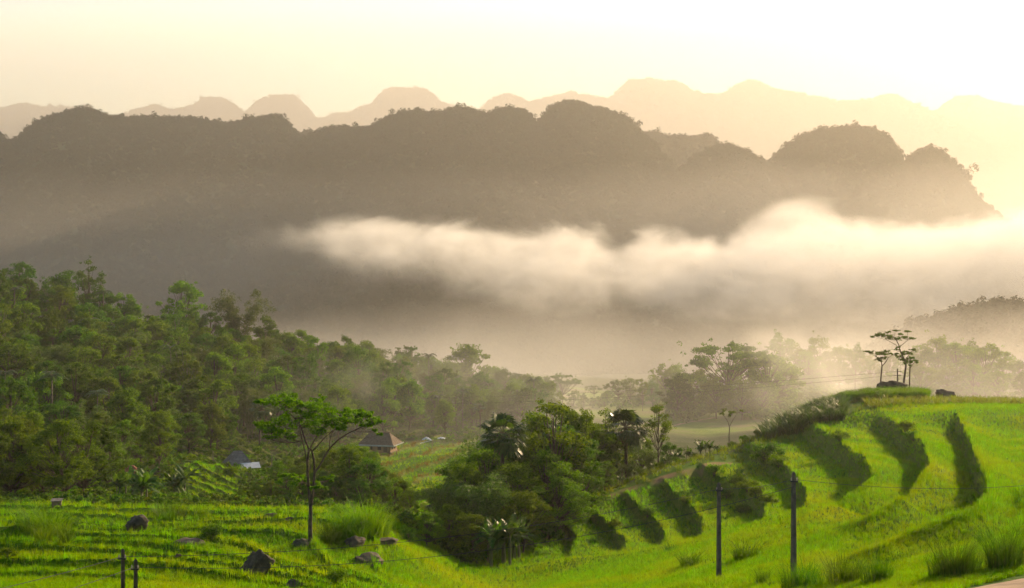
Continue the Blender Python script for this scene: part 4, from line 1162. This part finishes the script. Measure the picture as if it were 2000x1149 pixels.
s = Solid(); s.box(-2.3, 2.3, -.22, .22, 4.86, 5.05); s.build("ridge_cap", M_THATCH, rf)
s = Solid()
for a, b in (((-4.05, -3.15), (4.05, -3.15)), ((4.05, -3.15), (4.05, 3.15)), ((-4.05, 3.15), (-4.05, -3.15))):
    s.sheet((*a, 2.42), (*b, 2.42), (b[0] * 1.03, b[1] * 1.03, 2.68), (a[0] * 1.03, a[1] * 1.03, 2.68), .03)
s.build("eave_sheet", M_TIN, h)
for x in (-1.7, .2):
    s = Solid(); s.box(x, x + .8, -2.13, -2.103, 1.55, 2.35); s.build("window", M_DARK, h)
s = Solid(); s.box(1.5, 2.3, -2.13, -2.103, 1.17, 2.5); s.build("door", M_DARK, h)
for y in (-1.3, .2):
    s = Solid(); s.box(3.003, 3.03, y, y + .8, 1.6, 2.35); s.build("window", M_DARK, h)
s = Solid()
for k in range(5): s.box(1.55, 2.25, -2.5 - .22 * k, -2.4 - .22 * k, .8 - .2 * k, .85 - .2 * k)
s.build("steps", M_WOOD, h)

p = at(464, 243); p.z = (CY - 918) / F * 243
h = thing("thatched_hut", "grey steep roofed hut with a pale tin lean-to beside the small terraces", "hut", p, R(20))
s = Solid(); s.box(-1.9, 1.9, -1.5, 1.5, -1, 1.35); s.build("wall", M_WOOD, h)
s = Solid(); hip_roof(s, 2.4, 2.1, 1.1, 3.3, .7); s.build("roof", M_THATCH_GREY, h)
s = Solid(); s.sheet((.2, -3.6, .75), (3.4, -3.6, .75), (3.4, -1.7, 1.45), (.2, -1.7, 1.45), .05); s.build("lean_to_roof", M_TIN, h)
for x in (.4, 3.2):
    s = Solid(); s.box(x - .06, x + .06, -3.45, -3.33, -1, .75); s.build("post", M_WOOD, h)
p = at(398, 244); p.z = (CY - 921) / F * 244
h = thing("low_shed", "long low shed with a weathered roof left of the grey hut", "shed", p, R(-6))
s = Solid(); s.box(-1.9, 1.9, -.9, .9, -1, .65); s.build("wall", M_WOOD, h)
s = Solid(); s.sheet((-2.2, -1.4, .55), (2.2, -1.4, .55), (2.2, 0, 1.25), (-2.2, 0, 1.25), .12); s.sheet((2.2, 1.4, .55), (-2.2, 1.4, .55), (-2.2, 0.002, 1.25), (2.2, 0.002, 1.25), .12); s.build("roof", M_THATCH_GREY, h)
p = at(148, 214); p.z = (CY - 855) / F * 214
h = thing("thatched_hut", "brownish peaked hut roof rising among the trees of the left grove", "hut", p, R(30))
s = Solid(); s.box(-1.6, 1.6, -1.6, 1.6, -8, .9); s.build("wall", M_WOOD, h)
s = Solid(); hip_roof(s, 2.2, 2.2, .7, 2.9, .3); s.build("roof", M_THATCH, h)
p = hit(111, 992)
h = thing("small_coop", "small dark wooden coop with a pale lid at the back of the left field", "coop", p, R(10), .75)
s = Solid(); s.box(-.5, .5, -.4, .4, .25, .75); s.build("crate", M_WOOD, h)
s = Solid(); s.sheet((-.62, -.5, .76), (.62, -.5, .76), (.62, .5, .92), (-.62, .5, .92), .05); s.build("lid", M_THATCH_GREY, h)
for x in (-.42, .42):
    for y in (-.32, .32):
        s = Solid(); s.box(x - .04, x + .04, y - .04, y + .04, -.3, .25); s.build("leg", M_WOOD, h)

# red rubble wall and logs at the yard by the grove
p = at(266, 196); p.z = max(p.z, (CY - 936) / F * 196)
g_ = np.random.default_rng(3); s = Solid()
for k in range(5):
    for i in range(26):
        x = -2.2 + i * .17 + g_.normal(0, .02); y = g_.normal(0, .12); z = -.6 + k * .2 + g_.normal(0, .02) - (0.25 if i > 20 else 0)
        s.box(x, x + .155, y - .22, y + .22, z, z + .18)
tag(s.build("brick_stack", M_BRICK, None, p), "long low stack of red bricks in the yard between the grove and the small terraces", "bricks")
p2 = at(245, 204); p2.z = max(p2.z, (CY - 924) / F * 204)
boulder("heap of reddish brown soil behind the brick stack", p2, 4.2, 1.8, 2.0, M_BRICK, "soil_heap", .3)
s = Solid(); s.box(-1.0, 1.0, -.1, .1, -.03, .06)
o = s.build("pale_plank", M_TIN, None, (p.x - 1.9, p.y - .1, p.z + .46)); tag(o, "pale plank lying on the left end of the brick stack", "plank")

# sheets and poles in front of the wood
def crumpled(label, px, d, row, w, h):
    n = 14; g = np.random.default_rng(int(px)); V = []
    p = at(px, d); p.z = max(p.z + .1, (CY - row) / F * d)
    for i in range(n):
        for j in range(n):
            x, y = (i / (n - 1) - .5) * w, (j / (n - 1) - .5) * 1.6
            V.append((x, y, h * (1 - abs(i / (n - 1) - .5) * 1.6) * (.6 + .4 * math.sin(i * 1.3 + j * .7)) + g.normal(0, .03)))
    me = mesh_np("tarpaulin", V, grid_faces(n, n), M_CLOTH)
    md = link("tarpaulin", me, loc=p); sm = md.modifiers.new("thickness", 'SOLIDIFY'); sm.thickness = .03
    tag(md, label, "tarpaulin")
crumpled("crumpled pale blue sheet beside the wooden pole in front of the wood", 833, 318, 860, 2.1, .75)
crumpled("flat pale sheet lying right of the wooden pole in front of the wood", 862, 322, 857, 1.7, .35)
def pole(name, label, px, d, top_row, base_row, r0, r1, mat=M_WOOD, cat="pole", group=None, square=False):
    zt = (CY - top_row) / F * d
    p = at(px, d)
    if base_row: p.z = max(p.z, (CY - base_row) / F * d) if False else p.z
    t = thing(name, label, cat, p, 0, 1, group)
    T = Tubes(); T.add([(0, 0, -.8), (0, 0, (zt - p.z) * .5), (0, 0, zt - p.z)], [r0, (r0 + r1) / 2, r1], 4 if square else 8)
    me = T.mesh("shaft", mat)
    if square: me.polygons.foreach_set("use_smooth", np.full(len(me.polygons), False))
    link("shaft", me, t)
    return t, Vector((p.x, p.y, zt))
t, tp = pole("wooden_pole", "thin wooden pole with a slanted bamboo rail in the field before the wood", 844, 300, 859, 0, .09, .06, M_BARK_PALE)
T = Tubes(); T.add([(-2.6, -.3, tp.z - t.location.z - .75), (0, -.1, tp.z - t.location.z - .1)], [.07, .05], 6); link("rail", T.mesh("rail", M_CLOTH), t)
t, tq = pole("wooden_pole", "pale thin pole standing left of the grey hut", 416, 240, 881, 0, .08, .05, M_BARK_PALE)
pole("wooden_pole", "short pale post in the scrub right of the grey hut", 531, 252, 884, 0, .08, .06, M_BARK_PALE)

# power line: four poles and their wires
def power_pole(label, px, d, top_row, r0, r1, mat, group, sq):
    t, tp = pole("power_pole", label, px, d, top_row, 0, r0, r1, mat, "pole", None, sq)
    z = tp.z - t.location.z
    s = Solid(); s.box(-r1 - .07, r1 + .07, -r1 - .05, -r1 - .003, z - .34, z - .28); br = s.build("bracket", M_WIRE, t)
    for x in (-r1 - .03, r1 + .03):
        T = Tubes(); T.add([(x, -r1 - .03, z - .28), (x, -r1 - .03, z - .22), (x, -r1 - .03, z - .16)], [.02, .03, .02], 8); link("insulator", T.mesh("insulator", M_CERAMIC), br)
    return t, tp + Vector((0, -r1 - .05, -.22))
_, A = power_pole("dark wooden power pole, the taller of the pair at the bottom left", 240, 55, 1075, .10, .085, M_BARK, None, True)
_, B = power_pole("dark wooden power pole, the shorter of the pair at the bottom left", 265, 54, 1095, .10, .085, M_BARK, None, True)
_, C_ = power_pole("grey concrete power pole, the shorter one in front of the terraces", 1404, 66, 945, .135, .085, M_CONC, None, True)
_, D_ = power_pole("grey concrete power pole, the taller one rising from the road verge", 1550, 58, 925, .14, .085, M_CONC, None, True)
def wire(label, a, b, sag, r=.011, n=28):
    a, b = Vector(a), Vector(b)
    P = [a.lerp(b, k / n) - Vector((0, 0, sag * 4 * (k / n) * (1 - k / n))) for k in range(n + 1)]
    T = Tubes(); T.add([tuple(p) for p in P], r, 5)
    return tag(link("power_wire", T.mesh("power_wire", M_WIRE)), label, "wire")
def pt(px, row, d): return Vector(((px - CX) / F * d, d, (CY - row) / F * d))
wire("wire sagging from the taller left pole across the field to the shorter concrete pole", A, C_, .75)
wire("wire sagging from the shorter left pole across the field to the taller concrete pole", B, D_ - Vector((0, 0, .3)), 1.05)
wire("wire running from the taller left pole out at the left edge", A, pt(-260, 1205, 44), .12)
wire("wire running from the shorter left pole out at the bottom edge", B, pt(-160, 1235, 44), .12)
wire("short wire between the two concrete poles", C_, D_, .12, .009)
wire("thin wire from the taller concrete pole to the right over the terraces", D_, pt(2300, 905, 62), .7, .009)
wire("wire from the pole by the grey hut over the thicket", tq, pt(640, 892, 250), .25, .025)
wire("wire from the pole by the grey hut to the left over the shed", tq, pt(250, 868, 236), .2, .025)
# pole with two crossarms behind the hilltop trees
p = at(1753, 194)
t = thing("utility_pole", "thin pole with two crossarms behind the hilltop trees", "pole", p)
z = (CY - 721) / F * 194 - p.z
T = Tubes(); T.add([(0, 0, -.5), (0, 0, z * .5), (0, 0, z)], [.13, .11, .09], 8); link("shaft", T.mesh("shaft", M_CONC), t)
for dz, x0, x1 in ((-.35, 0.0, .5), (-.85, -.6, .45)):
    s = Solid(); s.box(x0, x1, -.2, -.13, z + dz - .04, z + dz + .04); s.build("crossarm", M_WIRE, t)
top = Vector((p.x, p.y - .2, p.z + z - .8))
wire("upper distant wire from the hilltop pole across the misty valley", top + Vector((0, 0, .5)), pt(560, 775, 330), 1.6, .014)
wire("lower distant wire from the hilltop pole across the misty valley", top, pt(560, 785, 330), 1.9, .014)

# --- dirt road at the corner, field track in the valley
def strip(name, label, pts, w, mat, lift=.04):
    V = []; n = len(pts)
    for k, (x, y) in enumerate(pts):
        a, b = Vector(pts[max(0, k - 1)]), Vector(pts[min(n - 1, k + 1)])
        t = (b - a).normalized(); s = Vector((-t.y, t.x))
        for q in np.linspace(-.5, .5, 5):
            c = Vector((x, y)) + s * w * q
            V.append((c.x, c.y, zat(c.x, c.y) + lift))
    return tag(link(name, mesh_np(name, V, grid_faces(n, 5), mat)), label, name, kind="structure")
rp = [(16.5 + .78 * t, 44.3 + .62 * t) for t in np.linspace(-13, 22, 60)]
strip("road", "brown dirt road at the bottom right corner", rp, 3.6, M_SOIL, .10)
tr = []
for k in range(21):
    q = k / 20; a = at(1300 + 110 * q, 470 + 40 * q)
    w_ = hit(1305 + 95 * q, 836 - 20 * q ** .8); tr.append((w_.x, w_.y))
strip("path", "pale track curving over the misty valley field", tr, 1.0, M_SOIL, .12)

def cow(label, px, row, rz):
    """A standing cow grown from a jointed skeleton as one skin."""
    p = hit(px, row)
    J = [(0,0,1.05,.30),(.55,0,1.08,.30),(.95,0,1.12,.24),(1.25,0,1.32,.15),(1.5,0,1.38,.13),(1.75,0,1.22,.08),(-.35,0,1.1,.27),(-.6,0,1.15,.07),(-.68,0,.75,.03)]
    Ed = [(0,1),(1,2),(2,3),(3,4),(4,5),(0,6),(6,7),(7,8)]
    for x, par, bk in ((.85,2,0.0),(-.4,6,1.0)):
        for y in (-.2, .2):
            i = len(J); J += [(x, y, .85, .12), (x + (.06 if bk else 0), y, .62, .08), (x - (.08 if bk else 0), y, .4, .055), (x, y, .03, .05)]
            Ed += [(par, i), (i, i + 1), (i + 1, i + 2), (i + 2, i + 3)]
    me = bpy.data.meshes.new("cow"); me.from_pydata([j[:3] for j in J], Ed, []); me.materials.append(M_COAT)
    o = link("cow", me, loc=p); o.rotation_euler.z = rz; o.scale = (.8, .8, .8)
    sk = o.modifiers.new("skin", 'SKIN'); o.modifiers.new("sub", 'SUBSURF').render_levels = 1
    if not me.skin_vertices: 
        bm = bmesh.new(); bm.from_mesh(me); bm.verts.layers.skin.verify(); bm.to_mesh(me); bm.free()
    for k, v in enumerate(me.skin_vertices[0].data): v.radius = (J[k][3],) * 2; v.use_root = (k == 0)
    tag(o, label, "cow")
cow("tiny pale cow beside the valley track, the left one of two", 1362, 815, .3)
cow("tiny pale cow beside the valley track, the right one of two", 1371, 814, 2.8)
# ------------------------------------------------------------------ air: haze, mist, smoke
def box_mesh(name, x0, x1, y0, y1, z0, z1, mat):
    V = [(x, y, z) for x in (x0, x1) for y in (y0, y1) for z in (z0, z1)]
    Fq = [(0, 1, 3, 2), (4, 6, 7, 5), (0, 4, 5, 1), (2, 3, 7, 6), (0, 2, 6, 4), (1, 5, 7, 3)]
    return mesh_np(name, V, Fq, mat, smooth=False)
zmin = float(GI['z'].min()) - 1.0
zmax = 475.0
m, nt, out = new_mat("haze")
pv = N(nt, "ShaderNodeVolumePrincipled")
pv.inputs["Color"].default_value = (0.99, 0.96, 0.90, 1)
pv.inputs["Density"].default_value = HAZE
pv.inputs["Anisotropy"].default_value = 0.55
nt.links.new(pv.outputs[0], out.inputs["Volume"])
hz = link("haze", box_mesh("haze", -9000, 9000, -60, 7300, zmin, zmax, m))
tag(hz, "golden morning haze filling the valley", "haze", kind="stuff")

def curve_of(nt, x, pts, x0, x1, lo, hi):
    """A function of x drawn by points, as a float curve; returns its value in metres."""
    t = N(nt, "ShaderNodeMapRange", clamp=True)
    t.inputs[1].default_value, t.inputs[2].default_value = x0, x1
    nt.links.new(x, t.inputs[0])
    fc = nt.nodes.new("ShaderNodeFloatCurve")
    cv = fc.mapping.curves[0]
    q = [((a - x0) / (x1 - x0), (b - lo) / (hi - lo)) for a, b in pts]
    q = [v for v in q if 0 < v[0] < 1]
    cv.points[0].location = (0, (pts[0][1] - lo) / (hi - lo)); cv.points[1].location = (1, (pts[-1][1] - lo) / (hi - lo))
    for v in q: cv.points.new(*v)
    fc.mapping.update()
    nt.links.new(t.outputs[0], fc.inputs["Value"])
    return math_n(nt, 'MULTIPLY_ADD', fc.outputs[0], hi - lo, lo)

def mist_layer(name, label, D, hy, top, bot, dens, soft_t, soft_b, nscale, amp, xr, step, dens_x=None, aniso=0.35, stretch=(1, 1, 1.6), holes=0.25, fine=0.0):
    """A bank of mist: a real volume between a top and an underside that wander, ragged with noise."""
    k = D / F
    x0, x1 = (xr[0] - CX) * k, (xr[1] - CX) * k
    T = [((p - CX) * k, (CY - r) * k) for p, r in top]; B = [((p - CX) * k, (CY - r) * k) for p, r in bot]
    lo = min(b for _, b in T + B) - 1; hi = max(b for _, b in T + B) + 1
    m, nt, out = new_mat(name)
    tc = N(nt, "ShaderNodeTexCoord").outputs["Object"]
    sp = N(nt, "ShaderNodeSeparateXYZ"); nt.links.new(tc, sp.inputs[0])
    X, Y, Z = sp.outputs
    mp = N(nt, "ShaderNodeMapping"); mp.inputs["Scale"].default_value = stretch
    nt.links.new(tc, mp.inputs[0])
    n = noise(nt, nscale, 6, 0.64, mp.outputs[0], 0.7)
    nn = math_n(nt, 'MULTIPLY_ADD', n, 2 * amp, -amp)
    zt = math_n(nt, 'ADD', curve_of(nt, X, T, x0, x1, lo, hi), nn)
    zb = math_n(nt, 'ADD', curve_of(nt, X, B, x0, x1, lo, hi), math_n(nt, 'MULTIPLY', nn, -1.4))
    a = math_n(nt, 'DIVIDE', math_n(nt, 'SUBTRACT', zt, Z), soft_t, clamp=True)
    b = math_n(nt, 'DIVIDE', math_n(nt, 'SUBTRACT', Z, zb), soft_b, clamp=True)
    yy = math_n(nt, 'DIVIDE', math_n(nt, 'ABSOLUTE', math_n(nt, 'SUBTRACT', Y, D)), hy)
    c = math_n(nt, 'MULTIPLY_ADD', yy, -2.0, 2.0, clamp=True)
    f = math_n(nt, 'MULTIPLY', math_n(nt, 'MULTIPLY', a, b), c)
    f = math_n(nt, 'MULTIPLY', f, ramp(nt, n, holes, holes + 0.3))
    if fine: f = math_n(nt, 'MULTIPLY', f, math_n(nt, 'MULTIPLY_ADD', ramp(nt, noise(nt, fine, 3, 0.6, mp.outputs[0], 0.6), 0.32, 0.68), 1.3, 0.25))
    e = (x1 - x0) * 0.06
    ex = math_n(nt, 'DIVIDE', math_n(nt, 'SUBTRACT', X, x0), e, clamp=True)
    f = math_n(nt, 'MULTIPLY', f, ex)
    f = math_n(nt, 'MULTIPLY', f, math_n(nt, 'DIVIDE', math_n(nt, 'SUBTRACT', x1, X), e, clamp=True))
    if dens_x:
        f = math_n(nt, 'MULTIPLY', f, curve_of(nt, X, [((p - CX) * k, v) for p, v in dens_x], x0, x1, 0, max(v for _, v in dens_x)))
    pv = N(nt, "ShaderNodeVolumePrincipled")
    pv.inputs["Color"].default_value = (0.99, 0.98, 0.96, 1)
    pv.inputs["Anisotropy"].default_value = aniso
    nt.links.new(math_n(nt, 'MULTIPLY', f, dens), pv.inputs["Density"])
    nt.links.new(pv.outputs[0], out.inputs["Volume"])
    me = box_mesh(name, x0, x1, D - hy, D + hy, lo - amp, hi + amp, m)
    o = link(name, me)
    diag = math.sqrt((x1 - x0) ** 2 + (2 * hy) ** 2 + (hi - lo + 2 * amp) ** 2)
    m.cycles.volume_step_rate = step / (diag / 10)
    m.cycles.volume_sampling = 'MULTIPLE_IMPORTANCE'
    return tag(o, label, "mist", kind="stuff")

MIST_TOP = [(500,478),(545,460),(600,446),(700,432),(760,427),(820,441),(900,439),(1000,452),(1150,450),(1205,480),(1260,457),(1330,466),(1420,472),(1460,462),(1500,452),(1560,440),(1620,436),(1700,434),(1800,438),(1900,434),(2000,426),(2300,420),(2700,420)]
MIST_BOT = [(500,484),(540,474),(620,510),(700,540),(800,550),(950,575),(1000,602),(1100,620),(1250,614),(1400,618),(1600,632),(1800,630),(2000,630),(2300,635),(2700,640)]
mist_layer("mist", "bright bank of morning mist floating before the dark mountains", 1050, 120, MIST_TOP, MIST_BOT, 0.017, 8, 40, 0.020, 28, (470, 2700), 10,
           [(470,.2),(600,.6),(760,.85),(1000,.8),(1400,.9),(1800,1.1),(2700,1.2)], fine=0.05, holes=0.32, aniso=0.2)
mist_layer("mist", "pale tongue of mist rising against the double humped hill", 1250, 110,
           [(1240,480),(1400,475),(1460,430),(1500,398),(1550,389),(1600,399),(1650,424),(1740,440),(1900,436),(2000,405),(2300,385),(2900,385)],
           [(1240,480),(1400,520),(1600,560),(2000,560),(2900,560)], 0.009, 14, 50, 0.016, 22, (1230, 2900), 13, aniso=0.2)
mist_layer("mist", "thin low mist lying over the valley floor", 690, 360, [(300,640),(700,610),(1000,590),(1400,600),(2000,600),(2700,600)],
           [(300,900),(2700,900)], 0.0013, 30, 30, 0.009, 26, (200, 2800), 36, [(200,.5),(800,1.0),(1500,.8),(1750,1.6),(2800,2.2)], aniso=0.45, holes=0.2)

mist_layer("mist", "faint veil of mist before the foot of the wooded mountains", 1420, 130, [(-100,330),(600,330),(1200,320),(2100,300)], [(-100,720),(2100,720)], 0.0016, 95, 60, 0.006, 25, (-140, 2200), 40,
           [(-140,.6),(500,.7),(1000,.8),(1500,1.3),(2200,2.0)], aniso=0.35, holes=0.1)

mist_layer("mist", "thin sunlit mist in the lower end of the wood behind the thatched house", 375, 120, [(480,690),(700,668),(900,672),(1180,720)], [(480,930),(1180,930)], 0.0011, 9, 14, 0.02, 6, (470, 1190), 16, aniso=0.4, holes=0.2)

def plume(name, label, base, blobs, dens, nscale, step):
    """Drifting smoke: soft blobs of density torn by noise, inside one box."""
    m, nt, out = new_mat(name)
    tc = N(nt, "ShaderNodeTexCoord").outputs["Object"]
    wv = N(nt, "ShaderNodeTexNoise", i_Scale=nscale * .7, i_Detail=2.0); nt.links.new(tc, wv.inputs["Vector"])
    off = N(nt, "ShaderNodeVectorMath", operation='SUBTRACT'); off.inputs[1].default_value = (.5, .5, .5)
    nt.links.new(wv.outputs["Color"], off.inputs[0])
    sc_ = N(nt, "ShaderNodeVectorMath", operation='SCALE'); sc_.inputs["Scale"].default_value = 0.55 / nscale
    nt.links.new(off.outputs[0], sc_.inputs[0])
    ad = N(nt, "ShaderNodeVectorMath", operation='ADD'); nt.links.new(tc, ad.inputs[0]); nt.links.new(sc_.outputs[0], ad.inputs[1])
    tot = None
    for (x, y, z, rx, ry, rz, w) in blobs:
        v = N(nt, "ShaderNodeVectorMath", operation='SUBTRACT'); v.inputs[1].default_value = (x, y, z); nt.links.new(ad.outputs[0], v.inputs[0])
        v2 = N(nt, "ShaderNodeVectorMath", operation='MULTIPLY'); v2.inputs[1].default_value = (1 / rx, 1 / ry, 1 / rz); nt.links.new(v.outputs[0], v2.inputs[0])
        ln = N(nt, "ShaderNodeVectorMath", operation='LENGTH'); nt.links.new(v2.outputs[0], ln.inputs[0])
        q = math_n(nt, 'MULTIPLY_ADD', ln.outputs["Value"], -1.0, 1.0, clamp=True)
        q = math_n(nt, 'MULTIPLY', q, w)
        tot = q if tot is None else math_n(nt, 'ADD', tot, q)
    n = noise(nt, nscale, 5, 0.6, ad.outputs[0], 0.8)
    f = math_n(nt, 'MULTIPLY', tot, ramp(nt, n, 0.38, 0.68))
    pv = N(nt, "ShaderNodeVolumePrincipled")
    pv.inputs["Color"].default_value = (0.97, 0.96, 0.93, 1)
    pv.inputs["Anisotropy"].default_value = 0.5
    nt.links.new(math_n(nt, 'MULTIPLY', f, dens), pv.inputs["Density"])
    nt.links.new(pv.outputs[0], out.inputs["Volume"])
    B = np.array(blobs); e = 0.2 / nscale
    lo, hi = (B[:, :3] - B[:, 3:6]).min(0) - e, (B[:, :3] + B[:, 3:6]).max(0) + e
    o = link(name, box_mesh(name, lo[0], hi[0], lo[1], hi[1], lo[2], hi[2], m), loc=base)
    m.cycles.volume_step_rate = step / (float(np.linalg.norm(hi - lo)) / 10)
    return tag(o, label, "smoke", kind="stuff")
def _pb(px, row, d, base): return ((px - CX) / F * d - base[0], d - base[1], (CY - row) / F * d - base[2])
B0 = at(1600, 470)
plume("smoke", "pale smoke drifting over the dim trees in front of the terraced spur", B0,
      [(*_pb(1500, 672, 475, B0), 14, 16, 8, .8), (*_pb(1540, 700, 472, B0), 16, 18, 11, 1), (*_pb(1600, 725, 470, B0), 18, 20, 13, 1.1), (*_pb(1650, 690, 468, B0), 16, 18, 9, .6), (*_pb(1520, 770, 470, B0), 18, 20, 10, .6), (*_pb(1640, 760, 470, B0), 16, 18, 10, .9)], 0.028, 0.045, 5)
B1 = at(700, 318)
plume("smoke", "thin bluish smoke rising from the wood behind the thatched house", B1,
      [(*_pb(705, 748, 318, B1), 6, 6, 4, 1), (*_pb(690, 730, 318, B1), 7, 7, 4, .7), (*_pb(725, 765, 318, B1), 6, 6, 3, .7)], 0.02, 0.11, 2.5)

m, nt, out = new_mat("far_haze_dimmer")  # extra haze box, added to fade the far ridges and dim the low sky
pv = N(nt, "ShaderNodeVolumePrincipled")
pv.inputs["Color"].default_value = (1.0, 0.95, 0.88, 1)
pv.inputs["Density"].default_value = 1.7e-3
pv.inputs["Anisotropy"].default_value = 0.15
nt.links.new(pv.outputs[0], out.inputs["Volume"])
tag(link("mist", box_mesh("mist", -2600, 2600, 2350, 3000, -149, zmax - 3, m)), "added haze box between the wooded mountain and the farther ridges, dimming the low sky", "mist", kind="stuff")
